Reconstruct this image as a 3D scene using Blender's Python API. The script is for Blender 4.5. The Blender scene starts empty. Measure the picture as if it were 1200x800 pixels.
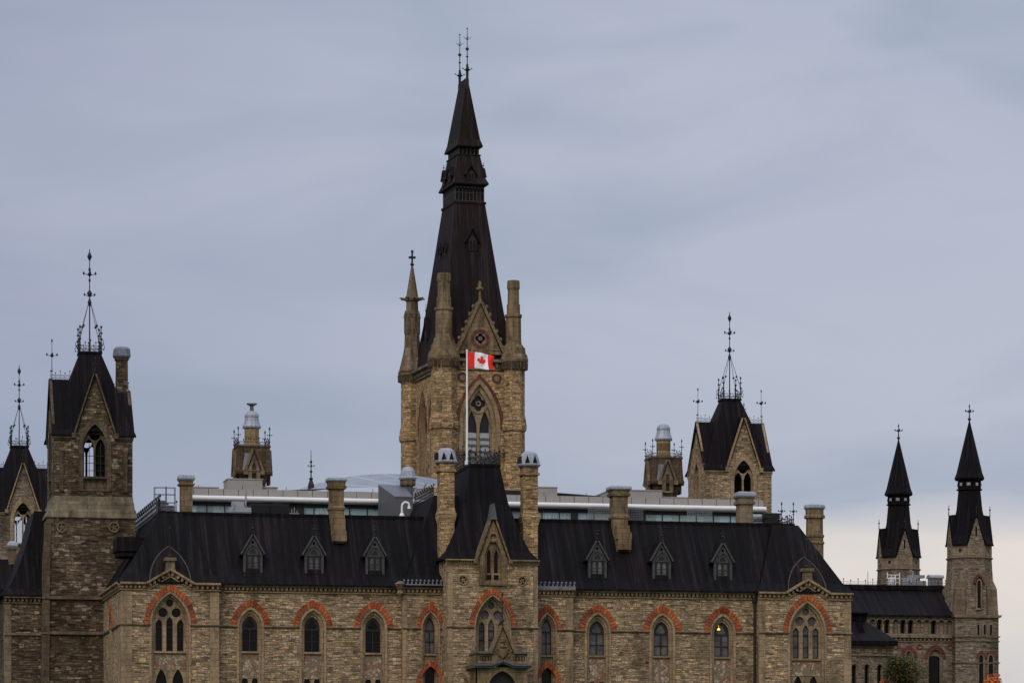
import bpy, math, random
from math import sin, cos, pi, radians, atan2, sqrt
from mathutils import Vector, geometry

random.seed(7)
scene = bpy.context.scene
COL = scene.collection

# ------------------------------------------------------------------ camera
TH = radians(12.0)            # view direction against the facade's normal
F = 4300.0                    # focal length in photo pixels (photo is 1200 wide)
HY = 1000.0                   # horizon row in the photo
EYE = 1.7
D0 = 269.0
DX, DY = sin(TH), cos(TH)
RX, RY = cos(TH), -sin(TH)
K0 = (575 - 600) / F
CX, CY = -D0 * (DX + K0 * RX), -D0 * (DY + K0 * RY)

def depth(px, Y):
    k = (px - 600) / F
    return (Y - CY) / (DY + k * RY)

def X(px, Y=0.0):
    k = (px - 600) / F
    return CX + depth(px, Y) * (DX + k * RX)

def Z(py, px=575, Y=0.0):
    return EYE + depth(px, Y) * (HY - py) / F

def S(px, Y):                 # metres per photo pixel
    return depth(px, Y) / F

cam_d = bpy.data.cameras.new('camera')
cam = bpy.data.objects.new('camera', cam_d)
COL.objects.link(cam)
cam.location = (CX, CY, EYE)
cam.rotation_euler = (radians(90), 0, -TH)
cam_d.sensor_width = 36
cam_d.lens = 36 * F / 1200
cam_d.shift_y = (HY - 400) / 1200
cam_d.clip_start = 1
cam_d.clip_end = 4000
scene.camera = cam

# ------------------------------------------------------------------ world
def N(nt, t, **kw):
    n = nt.nodes.new(t)
    for k, v in kw.items():
        if k.startswith('i_'):
            n.inputs[k[2:].replace('_', ' ')].default_value = v
        else:
            setattr(n, k, v)
    return n

def mth(nt, op, a, b=None, clamp=False):
    n = nt.nodes.new('ShaderNodeMath'); n.operation = op; n.use_clamp = clamp
    for i, v in enumerate((a, b)):
        if v is None: continue
        if isinstance(v, (int, float)): n.inputs[i].default_value = v
        else: nt.links.new(v, n.inputs[i])
    return n.outputs[0]

def ramp(nt, fac, stops, mode='LINEAR'):
    n = nt.nodes.new('ShaderNodeValToRGB'); n.color_ramp.interpolation = mode
    e = n.color_ramp.elements
    while len(e) < len(stops): e.new(0.5)
    for el, (p, c) in zip(e, stops):
        el.position = p; el.color = (c[0], c[1], c[2], 1) if not isinstance(c, (int, float)) else (c, c, c, 1)
    if fac is not None: nt.links.new(fac, n.inputs[0])
    return n.outputs[0]

def mix(nt, fac, a, b, blend='MIX'):
    n = nt.nodes.new('ShaderNodeMix'); n.data_type = 'RGBA'; n.blend_type = blend
    for i, v in ((0, fac), (6, a), (7, b)):
        if isinstance(v, (int, float)) and i == 0: n.inputs[0].default_value = v
        elif isinstance(v, (tuple, list)): n.inputs[i].default_value = (v[0], v[1], v[2], 1)
        elif isinstance(v, (int, float)): n.inputs[i].default_value = (v, v, v, 1)
        else: nt.links.new(v, n.inputs[i])
    return n.outputs[2]

def srgb(r, g, b):
    f = lambda c: (c / 255 / 12.92) if c <= 10 else ((c / 255 + .055) / 1.055) ** 2.4
    return (f(r), f(g), f(b))

SUN_AZ = radians(215)         # compass-like, clockwise from +y
SUN_EL = radians(38)
world = bpy.data.worlds.new('World'); scene.world = world
world.use_nodes = True
nt = world.node_tree; nt.nodes.clear()
tc = N(nt, 'ShaderNodeTexCoord')
vd = tc.outputs['Generated']
sep = N(nt, 'ShaderNodeSeparateXYZ'); nt.links.new(vd, sep.inputs[0])
el = sep.outputs[2]
dotr = N(nt, 'ShaderNodeVectorMath', operation='DOT_PRODUCT'); nt.links.new(vd, dotr.inputs[0]); dotr.inputs[1].default_value = (RX, RY, 0)
az = dotr.outputs['Value']
mp = N(nt, 'ShaderNodeMapping'); nt.links.new(vd, mp.inputs[0]); mp.inputs['Scale'].default_value = (1.7, 1.7, 5.5); mp.inputs['Rotation'].default_value = (0.05, 0.04, 0.3)
n1 = N(nt, 'ShaderNodeTexNoise'); nt.links.new(mp.outputs[0], n1.inputs[0]); n1.inputs['Scale'].default_value = 2.6; n1.inputs['Detail'].default_value = 5; n1.inputs['Roughness'].default_value = .5
n2 = N(nt, 'ShaderNodeTexNoise'); nt.links.new(mp.outputs[0], n2.inputs[0]); n2.inputs['Scale'].default_value = 9; n2.inputs['Detail'].default_value = 4
n3 = N(nt, 'ShaderNodeTexNoise'); nt.links.new(mp.outputs[0], n3.inputs[0]); n3.inputs['Scale'].default_value = 4.6; n3.inputs['Detail'].default_value = 6; n3.inputs['Distortion'].default_value = .6
eln = mth(nt, 'ADD', el, mth(nt, 'MULTIPLY', mth(nt, 'SUBTRACT', n1.outputs[0], .5), .05))
eln = mth(nt, 'ADD', eln, mth(nt, 'MULTIPLY', mth(nt, 'SUBTRACT', n2.outputs[0], .5), .012))
base = ramp(nt, mth(nt, 'MULTIPLY', eln, 3.0, True), [
    (0.0, srgb(178, 180, 188)), (0.20, srgb(169, 175, 191)), (0.42, srgb(173, 180, 198)), (0.66, srgb(174, 181, 200)), (0.85, srgb(169, 176, 196)), (1.0, srgb(169, 176, 197))])
# darker bluish bank towards the south-west
leftm = ramp(nt, mth(nt, 'ADD', mth(nt, 'MULTIPLY', az, -4.0), mth(nt, 'MULTIPLY', n1.outputs[0], .55)), [(0.35, 0.0), (0.85, 1.0)])
base = mix(nt, mth(nt, 'MULTIPLY', leftm, .8), base, srgb(148, 153, 180))
cl = ramp(nt, n1.outputs[0], [(0.36, 0.0), (0.66, 1.0)])
base = mix(nt, mth(nt, 'MULTIPLY', cl, .65), base, srgb(188, 193, 208))
dk = ramp(nt, n3.outputs[0], [(0.40, 0.0), (0.68, 1.0)])
base = mix(nt, mth(nt, 'MULTIPLY', dk, .58), base, srgb(148, 159, 179))
# pale opening in the cloud low on the horizon towards the north
w1 = ramp(nt, mth(nt, 'ADD', az, mth(nt, 'MULTIPLY', mth(nt, 'SUBTRACT', n1.outputs[0], .5), .05)), [(0.050, 0.0), (0.088, 1.0)])
w2 = ramp(nt, mth(nt, 'MULTIPLY', eln, 5.0, True), [(0.0, 0.35), (.22, .55), (0.31, 0.9), (.38, 1.0), (0.44, .95), (0.50, 0.0)])
warm = ramp(nt, n2.outputs[0], [(0.3, srgb(222, 215, 211)), (0.7, srgb(236, 223, 212))])
base = mix(nt, mth(nt, 'MULTIPLY', w1, w2), base, warm)
# an overcast dome is brighter overhead
up = ramp(nt, el, [(0.0, 1.0), (0.26, 1.0), (0.6, 1.75), (1.0, 2.35)])
base = mix(nt, 1.0, base, (10, 10, 10), 'MULTIPLY')
lum = N(nt, 'ShaderNodeVectorMath', operation='SCALE'); nt.links.new(base, lum.inputs[0])
nt.links.new(mth(nt, 'ADD', 1.0, mth(nt, 'MULTIPLY', mth(nt, 'MAXIMUM', mth(nt, 'SUBTRACT', el, .25), 0.0), 3.0)), lum.inputs['Scale'])
sky = N(nt, 'ShaderNodeTexSky', sky_type='NISHITA'); sky.sun_disc = False; sky.sun_elevation = SUN_EL; sky.sun_rotation = SUN_AZ
full = mix(nt, .93, sky.outputs[0], lum.outputs[0])
bg = N(nt, 'ShaderNodeBackground'); nt.links.new(full, bg.inputs[0]); bg.inputs[1].default_value = 0.1
out = N(nt, 'ShaderNodeOutputWorld'); nt.links.new(bg.outputs[0], out.inputs[0])

sun_d = bpy.data.lights.new('sun', 'SUN'); sun_d.energy = 1.5; sun_d.angle = radians(40); sun_d.color = (1, .90, .76)
sun = bpy.data.objects.new('sun', sun_d); COL.objects.link(sun)
sdir = Vector((sin(SUN_AZ) * cos(SUN_EL), cos(SUN_AZ) * cos(SUN_EL), sin(SUN_EL)))
sun.rotation_euler = sdir.to_track_quat('Z', 'Y').to_euler()
sun.location = (0, -60, 90)

scene.view_settings.view_transform = 'Standard'
scene.view_settings.look = 'None'
scene.view_settings.gamma = 1
scene.view_settings.exposure = 0.0
scene.cycles.max_bounces = 6
scene.cycles.use_denoising = True

# ------------------------------------------------------------------ materials
def mat_base(name):
    m = bpy.data.materials.new(name); m.use_nodes = True
    t = m.node_tree; t.nodes.clear()
    o = t.nodes.new('ShaderNodeOutputMaterial')
    p = t.nodes.new('ShaderNodeBsdfPrincipled')
    t.links.new(p.outputs[0], o.inputs[0])
    return m, t, p

def uv_coord(t, rand=True):
    u = N(t, 'ShaderNodeUVMap')
    if not rand: return u.outputs[0]
    oi = N(t, 'ShaderNodeObjectInfo')
    v = N(t, 'ShaderNodeVectorMath', operation='ADD')
    t.links.new(u.outputs[0], v.inputs[0])
    c = N(t, 'ShaderNodeCombineXYZ')
    t.links.new(mth(t, 'MULTIPLY', oi.outputs['Random'], 37.0), c.inputs[0])
    t.links.new(mth(t, 'MULTIPLY', oi.outputs['Random'], 53.0), c.inputs[1])
    t.links.new(c.outputs[0], v.inputs[1])
    return v.outputs[0]

def noise(t, co, scale, detail=3, rough=.55, sc=None):
    if sc:
        mpn = N(t, 'ShaderNodeMapping'); t.links.new(co, mpn.inputs[0]); mpn.inputs['Scale'].default_value = sc; co = mpn.outputs[0]
    n = N(t, 'ShaderNodeTexNoise'); t.links.new(co, n.inputs[0]); n.inputs['Scale'].default_value = scale; n.inputs['Detail'].default_value = detail; n.inputs['Roughness'].default_value = rough
    return n.outputs[0], n.outputs[1]

def bump(t, p, h, dist, strength=1.0):
    b = N(t, 'ShaderNodeBump'); b.inputs['Strength'].default_value = strength; b.inputs['Distance'].default_value = dist
    t.links.new(h, b.inputs['Height']); t.links.new(b.outputs[0], p.inputs['Normal'])

def rubble(name, pal, mortar, w=.5, h=.17, dirt=.5, dirt_scale=.28, gain=1.0, dirt_col=.3):
    """coursed rubble masonry of thin uneven stones"""
    m, t, p = mat_base(name)
    co = uv_coord(t)
    nf, nc = noise(t, co, 2.6, 3)
    d = N(t, 'ShaderNodeVectorMath', operation='SCALE'); t.links.new(nc, d.inputs[0]); d.inputs['Scale'].default_value = .13
    a = N(t, 'ShaderNodeVectorMath', operation='ADD'); t.links.new(co, a.inputs[0]); t.links.new(d.outputs[0], a.inputs[1])
    def brick(bw, rh, off, sq):
        b = N(t, 'ShaderNodeTexBrick'); t.links.new(a.outputs[0], b.inputs['Vector'])
        b.offset = off; b.offset_frequency = 2; b.squash = sq; b.squash_frequency = 3
        b.inputs['Color1'].default_value = (0, 0, 0, 1); b.inputs['Color2'].default_value = (1, 1, 1, 1)
        b.inputs['Mortar'].default_value = (.5, .5, .5, 1)
        b.inputs['Scale'].default_value = 1; b.inputs['Mortar Size'].default_value = .016; b.inputs['Mortar Smooth'].default_value = .3
        b.inputs['Brick Width'].default_value = bw; b.inputs['Row Height'].default_value = rh
        return b
    b1 = brick(w, h, .43, .6); b2 = brick(w * .7, h * 1.75, .37, 1.7)
    sel = ramp(t, noise(t, co, .9, 2, .5, (1, 2.4, 1))[0], [(.50, 0.0), (.52, 1.0)])
    val = mix(t, sel, b1.outputs[0], b2.outputs[0])
    fac = mix(t, sel, b1.outputs['Fac'], b2.outputs['Fac'])
    k = len(pal)
    stone = ramp(t, val, [((i + .02) / k, tuple(c * gain for c in q)) for i, q in enumerate(pal)])
    fine = noise(t, co, 14, 4, .6)[0]
    stone = mix(t, 1.0, stone, ramp(t, fine, [(.25, .5), (.75, 1.45)]), 'MULTIPLY')
    lay = noise(t, co, 1.0, 4, .7, (1.1, 6.5, 1))[0]
    stone = mix(t, 1.0, stone, ramp(t, lay, [(.35, .30), (.49, 1.0), (.66, 1.6)]), 'MULTIPLY')  # layered tone; its dark flecks paint the shadow in the bed joints
    big = noise(t, co, dirt_scale, 5, .6, (1, .6, 1))[0]
    stone = mix(t, 1.0, stone, ramp(t, big, [(.32, dirt_col), (.32 + .36 * dirt, 1.0), (.8, 1.12)]), 'MULTIPLY')
    c = mix(t, mth(t, 'MULTIPLY', fac, .8), stone, mortar)
    c = mix(t, 1.0, c, (1.05, 1.0, .93), 'MULTIPLY')
    t.links.new(c, p.inputs['Base Color'])
    p.inputs['Roughness'].default_value = .95; p.inputs['Specular IOR Level'].default_value = .15
    hgt = mth(t, 'ADD', mth(t, 'MULTIPLY', mth(t, 'SUBTRACT', 1.0, fac), .6), mth(t, 'ADD', mth(t, 'MULTIPLY', val, .55), mth(t, 'MULTIPLY', fine, .35)))
    bump(t, p, hgt, .075, .9)
    return m

def ashlar(name, col, col2, w=.9, h=.42, dirt=.35, dirt_col=.45, joint=.5):
    """dressed stone with fine joints and weather stains"""
    m, t, p = mat_base(name)
    co = uv_coord(t)
    b = N(t, 'ShaderNodeTexBrick'); t.links.new(co, b.inputs['Vector'])
    b.inputs['Color1'].default_value = (*col, 1); b.inputs['Color2'].default_value = (*col2, 1)
    b.inputs['Mortar'].default_value = (col[0] * .45, col[1] * .43, col[2] * .4, 1)
    b.inputs['Scale'].default_value = 1; b.inputs['Mortar Size'].default_value = .012; b.inputs['Brick Width'].default_value = w; b.inputs['Row Height'].default_value = h
    fine = noise(t, co, 7, 5, .65)[0]
    c = mix(t, 1.0, b.outputs[0], ramp(t, fine, [(.25, .72), (.75, 1.2)]), 'MULTIPLY')
    st = noise(t, co, .8, 5, .65, (1.6, .5, 1))[0]
    c = mix(t, 1.0, c, ramp(t, st, [(.33, dirt_col), (.33 + .4 * dirt, 1.0), (.8, 1.08)]), 'MULTIPLY')
    c = mix(t, 1.0, c, (1.05, 1.0, .91), 'MULTIPLY')
    t.links.new(c, p.inputs['Base Color'])
    p.inputs['Roughness'].default_value = .9; p.inputs['Specular IOR Level'].default_value = .15
    bump(t, p, mth(t, 'ADD', mth(t, 'MULTIPLY', fine, .6), mth(t, 'MULTIPLY', b.outputs['Fac'], -.5)), .03, .6)
    return m

def plain(name, col, rough=.6, var=.2, scale=3, metal=0.0, spec=.3, bmp=.0, streak=None):
    m, t, p = mat_base(name)
    co = uv_coord(t)
    f = noise(t, co, scale, 4, .6, streak)[0]
    c = mix(t, 1.0, col, ramp(t, f, [(.25, 1 - var), (.75, 1 + var)]), 'MULTIPLY')
    t.links.new(c, p.inputs['Base Color'])
    p.inputs['Roughness'].default_value = rough; p.inputs['Metallic'].default_value = metal; p.inputs['Specular IOR Level'].default_value = spec
    if bmp: bump(t, p, f, bmp, .7)
    return m

def roof_metal(name, col, seam=.62, pink=.35, diag=False):
    """standing seam sheet metal with long run-off streaks"""
    m, t, p = mat_base(name)
    co = uv_coord(t, False)
    sp = N(t, 'ShaderNodeSeparateXYZ'); t.links.new(co, sp.inputs[0])
    st = noise(t, co, 1.0, 5, .62, (2.6, .10, 1))[0]
    st2 = noise(t, co, 1.0, 4, .6, (.16, .12, 1))[0]
    fine = noise(t, co, 5, 4, .6, (2.0, .35, 1))[0]
    c = mix(t, ramp(t, st2, [(.42, 0.0), (.68, pink)]), col, (col[0] * 2.0, col[1] * 1.35, col[2] * 1.45))
    c = mix(t, 1.0, c, ramp(t, st, [(.30, .5), (.52, 1.0), (.70, 2.7)]), 'MULTIPLY')
    c = mix(t, 1.0, c, ramp(t, fine, [(.3, .75), (.7, 1.25)]), 'MULTIPLY')
    q = mth(t, 'FRACT', mth(t, 'DIVIDE', mth(t, 'ADD', sp.outputs[0], mth(t, 'MULTIPLY', sp.outputs[1], .9)) if diag else sp.outputs[0], seam))
    ridge = mth(t, 'LESS_THAN', mth(t, 'ABSOLUTE', mth(t, 'SUBTRACT', q, .5)), .06)
    c = mix(t, mth(t, 'MULTIPLY', ridge, .35), c, (col[0] * .35, col[1] * .35, col[2] * .35))
    t.links.new(c, p.inputs['Base Color'])
    p.inputs['Roughness'].default_value = .7; p.inputs['Specular IOR Level'].default_value = .06
    bump(t, p, mth(t, 'ADD', ridge, mth(t, 'MULTIPLY', fine, .4)), .05, .8)
    return m

def mosaic_mat(name):
    m, t, p = mat_base(name)
    co = uv_coord(t)
    v = N(t, 'ShaderNodeTexVoronoi'); t.links.new(co, v.inputs[0]); v.inputs['Scale'].default_value = 4.6
    e = N(t, 'ShaderNodeTexVoronoi', feature='DISTANCE_TO_EDGE'); t.links.new(co, e.inputs[0]); e.inputs['Scale'].default_value = 4.6
    sp = N(t, 'ShaderNodeSeparateColor'); t.links.new(v.outputs['Color'], sp.inputs[0])
    c = ramp(t, sp.outputs[0], [(0, (.20, .145, .09)), (.3, (.30, .225, .145)), (.5, (.22, .13, .085)), (.62, (.36, .29, .20)), (.8, (.17, .145, .105)), (.94, (.26, .08, .05))], 'CONSTANT')
    c = mix(t, ramp(t, e.outputs[0], [(.02, 1.0), (.07, 0.0)]), c, (.10, .075, .055))
    t.links.new(c, p.inputs['Base Color']); p.inputs['Roughness'].default_value = .9; p.inputs['Specular IOR Level'].default_value = .15
    bump(t, p, e.outputs[0], .05, .6)
    return m

def glass(name, col, rough=.08, spec=.5):
    m, t, p = mat_base(name)
    co = uv_coord(t)
    f = noise(t, co, 1.3, 2, .5)[0]
    t.links.new(mix(t, 1.0, col, ramp(t, f, [(.3, .55), (.7, 1.5)]), 'MULTIPLY'), p.inputs['Base Color'])
    p.inputs['Roughness'].default_value = rough; p.inputs['Specular IOR Level'].default_value = spec
    bump(t, p, f, .02, .25)
    return m

def island_stone(name, cols):
    m, t, p = mat_base(name)
    gm = N(t, 'ShaderNodeNewGeometry'); co = uv_coord(t)
    c = ramp(t, gm.outputs['Random Per Island'], [((i + .01) / len(cols), q) for i, q in enumerate(cols)])
    f = noise(t, co, 5, 4, .65)[0]; g = noise(t, co, .7, 4, .6)[0]
    c = mix(t, 1.0, c, ramp(t, f, [(.25, .6), (.75, 1.35)]), 'MULTIPLY')
    c = mix(t, 1.0, c, ramp(t, g, [(.32, .45), (.5, 1.0)]), 'MULTIPLY')
    t.links.new(c, p.inputs['Base Color']); p.inputs['Roughness'].default_value = .92; p.inputs['Specular IOR Level'].default_value = .1
    bump(t, p, f, .03, .7)
    return m

M = {}
M['rubble'] = rubble('coursed_sandstone', [(.11, .070, .040), (.33, .25, .158), (.20, .15, .098), (.41, .31, .20), (.15, .104, .062), (.33, .265, .19), (.46, .315, .175), (.25, .182, .115)], (.14, .105, .068), w=.46, h=.15, dirt_col=.5)
M['rubble_dark'] = rubble('blackened_sandstone', [(.05, .036, .025), (.16, .12, .083), (.085, .064, .043), (.23, .17, .115), (.06, .043, .029), (.42, .34, .25), (.17, .115, .066), (.11, .08, .055)], (.05, .038, .027), w=.55, h=.18, dirt=.9, dirt_col=.30, gain=.76)
M['rubble_warm'] = rubble('ochre_sandstone', [(.13, .082, .042), (.36, .255, .138), (.25, .172, .094), (.43, .305, .168), (.19, .122, .066), (.35, .265, .165), (.45, .285, .135), (.28, .195, .11)], (.12, .082, .047), w=.5, h=.2, dirt_col=.42)
M['rubble_grey'] = rubble('grey_brown_sandstone', [(.09, .068, .048), (.21, .168, .125), (.15, .12, .088), (.25, .20, .15), (.12, .095, .068), (.23, .188, .15), (.19, .145, .10)], (.11, .092, .072), w=.46, h=.16, dirt_col=.4)
M['trim'] = ashlar('dressed_sandstone', (.265, .193, .122), (.315, .235, .152), dirt=.6)
M['trim_dark'] = ashlar('sooty_dressed_sandstone', (.17, .128, .088), (.22, .17, .12), dirt=.7, dirt_col=.3)
M['trim_soot'] = ashlar('soot_stained_dressed_stone', (.10, .076, .053), (.14, .106, .074), dirt=.8, dirt_col=.3)
M['trim_warm'] = ashlar('ochre_dressed_sandstone', (.205, .148, .088), (.255, .19, .118), dirt=.8, dirt_col=.3)
M['trim_pale'] = ashlar('pale_washed_sandstone', (.195, .172, .12), (.25, .212, .145), w=1.4, h=.5, dirt=.9, dirt_col=.28)
M['trim_grey'] = ashlar('greyed_dressed_sandstone', (.205, .158, .112), (.24, .19, .138), dirt=.6)
M['band'] = ashlar('banded_sandstone', (.15, .09, .045), (.42, .33, .19), w=9, h=.62, dirt=.6, dirt_col=.35)
M['redstone'] = island_stone('red_sandstone_voussoirs', [(.36, .085, .028), (.27, .062, .026), (.42, .12, .04), (.31, .075, .03), (.22, .07, .04)])
M['redstone_dark'] = island_stone('maroon_sandstone_voussoirs', [(.15, .045, .03), (.11, .036, .026), (.19, .06, .04), (.13, .05, .036)])
M['mosaic'] = mosaic_mat('random_stone_mosaic')
M['roof'] = roof_metal('dark_standing_seam_roof', (.0062, .0054, .0058), .62, .5)
M['roof_brown'] = roof_metal('brown_seam_roof', (.0145, .0106, .0102), .8, .5)
M['roof_diag'] = roof_metal('brown_shingled_roof', (.0135, .0102, .0078), .55, .3, True)
M['slate'] = ashlar('brown_stained_slate', (.075, .052, .034), (.115, .082, .052), .5, .3, dirt=.7, dirt_col=.4)
M['lead'] = plain('weathered_lead', (.27, .28, .31), .5, .35, 2.5, .25, .3, .01, (3, .6, 1))
M['lead_dark'] = plain('dull_lead', (.085, .085, .095), .55, .35, 2.5, .2, .3, .01, (3, .6, 1))
M['dormer'] = plain('grey_painted_dormer', (.058, .056, .057), .7, .4, 5, spec=.12)
M['iron'] = plain('black_iron', (.012, .011, .012), .55, .2, 8)
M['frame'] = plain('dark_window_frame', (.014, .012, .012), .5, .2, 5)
M['glass_dark'] = glass('dark_window_glass', (.004, .0035, .0045), .08, .12)
M['glass_mid'] = glass('window_glass_with_blind', (.080, .074, .072), .15, .2)
M['glass_pale'] = glass('pale_dormer_glass', (.115, .112, .105), .15, .2)  # pale base puts the reflected sky into the dormer panes' colour
M['white'] = plain('white_painted_metal', (.72, .70, .66), .4, .06, 2)
M['fascia'] = plain('cream_metal_fascia', (.60, .575, .54), .4, .06, 1.5)
M['parapet'] = plain('beige_metal_panel', (.27, .25, .225), .6, .08, .9)
M['lead_mid'] = plain('streaked_lead', (.15, .15, .17), .55, .4, 2.5, .2, .3, .01, (3, .6, 1))
M['grey'] = plain('grey_sheet_metal', (.088, .087, .096), .5, .12, 1.2)
M['midgrey'] = plain('galvanised_metal', (.30, .30, .31), .4, .2, 2, .4)
M['black'] = plain('black_equipment', (.008, .008, .008), .6, .2, 4)
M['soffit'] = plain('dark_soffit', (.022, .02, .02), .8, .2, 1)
M['louvre'] = plain('grey_belfry_louvre', (.25, .255, .25), .7, .15, 3)
M['grass'] = plain('lawn', (.05, .075, .025), .95, .35, .4, spec=.1)
M['flag_white'] = plain('white_flag_cloth', (.80, .79, .80), .8, .05, 3)
M['flag_red'] = plain('red_flag_cloth', (.78, .030, .020), .8, .06, 3)
M['bark'] = plain('tree_bark', (.07, .052, .038), .95, .3, 6, bmp=.03)

def teal_mat():
    m, t, p = mat_base('teal_fritted_glass')
    co = uv_coord(t, False)
    v = N(t, 'ShaderNodeTexVoronoi'); t.links.new(co, v.inputs[0]); v.inputs['Scale'].default_value = 3.2; v.inputs['Randomness'].default_value = .35
    sp = N(t, 'ShaderNodeSeparateXYZ'); t.links.new(co, sp.inputs[0])
    pn = N(t, 'ShaderNodeTexWhiteNoise', noise_dimensions='1D'); t.links.new(mth(t, 'FLOOR', mth(t, 'DIVIDE', sp.outputs[0], 1.3)), pn.inputs['W'])
    c = mix(t, ramp(t, v.outputs[0], [(.12, 1.0), (.2, 0.0)]), (.34, .47, .47), (.09, .14, .145))
    c = mix(t, 1.0, c, ramp(t, pn.outputs[0], [(0, .55), (1, 1.15)]), 'MULTIPLY')
    t.links.new(c, p.inputs['Base Color']); p.inputs['Roughness'].default_value = .2
    return m
M['teal'] = teal_mat()

def skylight_mat():
    m, t, p = mat_base('pale_glass_roof')
    co = uv_coord(t, False)
    sp = N(t, 'ShaderNodeSeparateXYZ'); t.links.new(co, sp.inputs[0])
    def line(o, w, th): return mth(t, 'LESS_THAN', mth(t, 'FRACT', mth(t, 'DIVIDE', o, w)), th)
    g = mth(t, 'MAXIMUM', line(sp.outputs[0], 2.6, .05), line(sp.outputs[1], 2.9, .05))
    f = noise(t, co, .4, 3)[0]
    c = mix(t, 1.0, (.155, .17, .19), ramp(t, f, [(.3, .8), (.7, 1.2)]), 'MULTIPLY')
    c = mix(t, mth(t, 'MULTIPLY', g, .6), c, (.5, .51, .52))
    t.links.new(c, p.inputs['Base Color']); p.inputs['Roughness'].default_value = .45
    return m
M['skylight'] = skylight_mat()

def leaf_mat(name, cols):
    m, t, p = mat_base(name)
    oi = N(t, 'ShaderNodeNewGeometry')
    c = ramp(t, oi.outputs['Random Per Island'], [((i + .01) / len(cols), q) for i, q in enumerate(cols)])
    t.links.new(c, p.inputs['Base Color']); p.inputs['Roughness'].default_value = .7; p.inputs['Specular IOR Level'].default_value = .2
    return m
M['leaf_green'] = leaf_mat('olive_leaves', [(.030, .042, .010), (.05, .065, .014), (.020, .030, .008), (.07, .075, .016), (.04, .055, .012), (.03, .046, .010), (.05, .066, .014), (.16, .06, .010)])
M['leaf_orange'] = leaf_mat('orange_leaves', [(.42, .10, .015), (.30, .06, .012), (.50, .15, .02), (.20, .05, .015), (.36, .085, .012)])

def lamp_mat():
    m, t, p = mat_base('lit_lamp_shade')
    p.inputs['Base Color'].default_value = (.8, .6, .2, 1)
    p.inputs['Emission Color'].default_value = (1, .62, .12, 1); p.inputs['Emission Strength'].default_value = 1.6
    return m
M['lamp'] = lamp_mat()

# ------------------------------------------------------------------ mesh builder
class MB:
    def __init__(self, xf=None):
        self.v = []; self.f = []; self.mi = []; self.xf = xf; self.cur = 0
    def add(self, pts, faces):
        o = len(self.v)
        for q in pts:
            self.v.append(self.xf(*q) if self.xf else tuple(q))
        for f in faces:
            self.f.append([i + o for i in f]); self.mi.append(self.cur)
    def poly(self, pts): self.add(pts, [list(range(len(pts)))])
    def box(self, x0, x1, y0, y1, z0, z1):
        self.loft([[(x0, y0, z0), (x1, y0, z0), (x1, y1, z0), (x0, y1, z0)], [(x0, y0, z1), (x1, y0, z1), (x1, y1, z1), (x0, y1, z1)]])
    def loft(self, secs, cap0=True, cap1=True):
        n = len(secs[0]); pts = [q for s in secs for q in s]; fs = []
        for k in range(len(secs) - 1):
            for i in range(n):
                j = (i + 1) % n
                fs.append([k * n + i, k * n + j, (k + 1) * n + j, (k + 1) * n + i])
        if cap0: fs.append(list(range(n))[::-1])
        if cap1: fs.append([(len(secs) - 1) * n + i for i in range(n)])
        self.add(pts, fs)
    def rects(self, secs, cap0=True, cap1=True):      # (z, x0, x1, y0, y1)
        self.loft([[(a, c, z), (b, c, z), (b, d, z), (a, d, z)] for z, a, b, c, d in secs], cap0, cap1)
    def sq(self, cx, cy, secs):                       # (z, half width)
        self.rects([(z, cx - h, cx + h, cy - h, cy + h) for z, h in secs])
    def ngon(self, cx, cy, secs, n=8, rot=None, cap0=True, cap1=True):   # (z, radius)
        rot = pi / n if rot is None else rot
        self.loft([[(cx + r * cos(rot + 2 * pi * i / n), cy + r * sin(rot + 2 * pi * i / n), z) for i in range(n)] for z, r in secs], cap0, cap1)
    def prism(self, outline, y0, y1):                 # outline (x, z) pushed along y
        self.loft([[(x, y0, z) for x, z in outline], [(x, y1, z) for x, z in outline]])
    def tube(self, a, b, r0, r1=None, n=5):
        r1 = r0 if r1 is None else r1
        a = Vector(a); b = Vector(b); d = (b - a)
        if d.length < 1e-6: return
        d.normalize(); u = d.orthogonal().normalized(); w = d.cross(u)
        self.loft([[tuple(c + r * (cos(2 * pi * i / n) * u + sin(2 * pi * i / n) * w)) for i in range(n)] for c, r in ((a, r0), (b, r1))])
    def path(self, pts, r, n=5):
        for a, b in zip(pts, pts[1:]): self.tube(a, b, r, r, n)
    def gem(self, x, y, z, rx, rz):
        self.add([(x + rx, y, z), (x, y + rx, z), (x - rx, y, z), (x, y - rx, z), (x, y, z + rz), (x, y, z - rz)],
                 [[0, 1, 4], [1, 2, 4], [2, 3, 4], [3, 0, 4], [1, 0, 5], [2, 1, 5], [3, 2, 5], [0, 3, 5]])
    def panel(self, outline, holes, y0, y1, side=True):
        """flat panel facing -y at y0 with holes that run back to y1"""
        loops = [outline] + list(holes)
        flat = [q for l in loops for q in l]
        tris = geometry.tessellate_polygon([[Vector((x, z, 0)) for x, z in l] for l in loops])
        pts = [(x, y0, z) for x, z in flat]
        fs = [list(t) for t in tris if len(set(t)) == 3]
        self.add(pts, fs)
        for i, l in enumerate(loops):
            if i == 0 and not side: continue
            n = len(l)
            pts = [(x, y0, z) for x, z in l] + [(x, y1, z) for x, z in l]
            self.add(pts, [[k, (k + 1) % n, n + (k + 1) % n, n + k] for k in range(n)])
    def ribbon(self, line, t, y0, y1):
        """a band of thickness t along an open (x, z) polyline, from y0 to y1; t is measured to the left of travel"""
        for (x0, z0), (x1, z1) in zip(line, line[1:]):
            dx, dz = x1 - x0, z1 - z0; L = sqrt(dx * dx + dz * dz); nx, nz = -dz / L * t, dx / L * t
            self.prism([(x0, z0), (x1, z1), (x1 + nx, z1 + nz), (x0 + nx, z0 + nz)], y0, y1)

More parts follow.
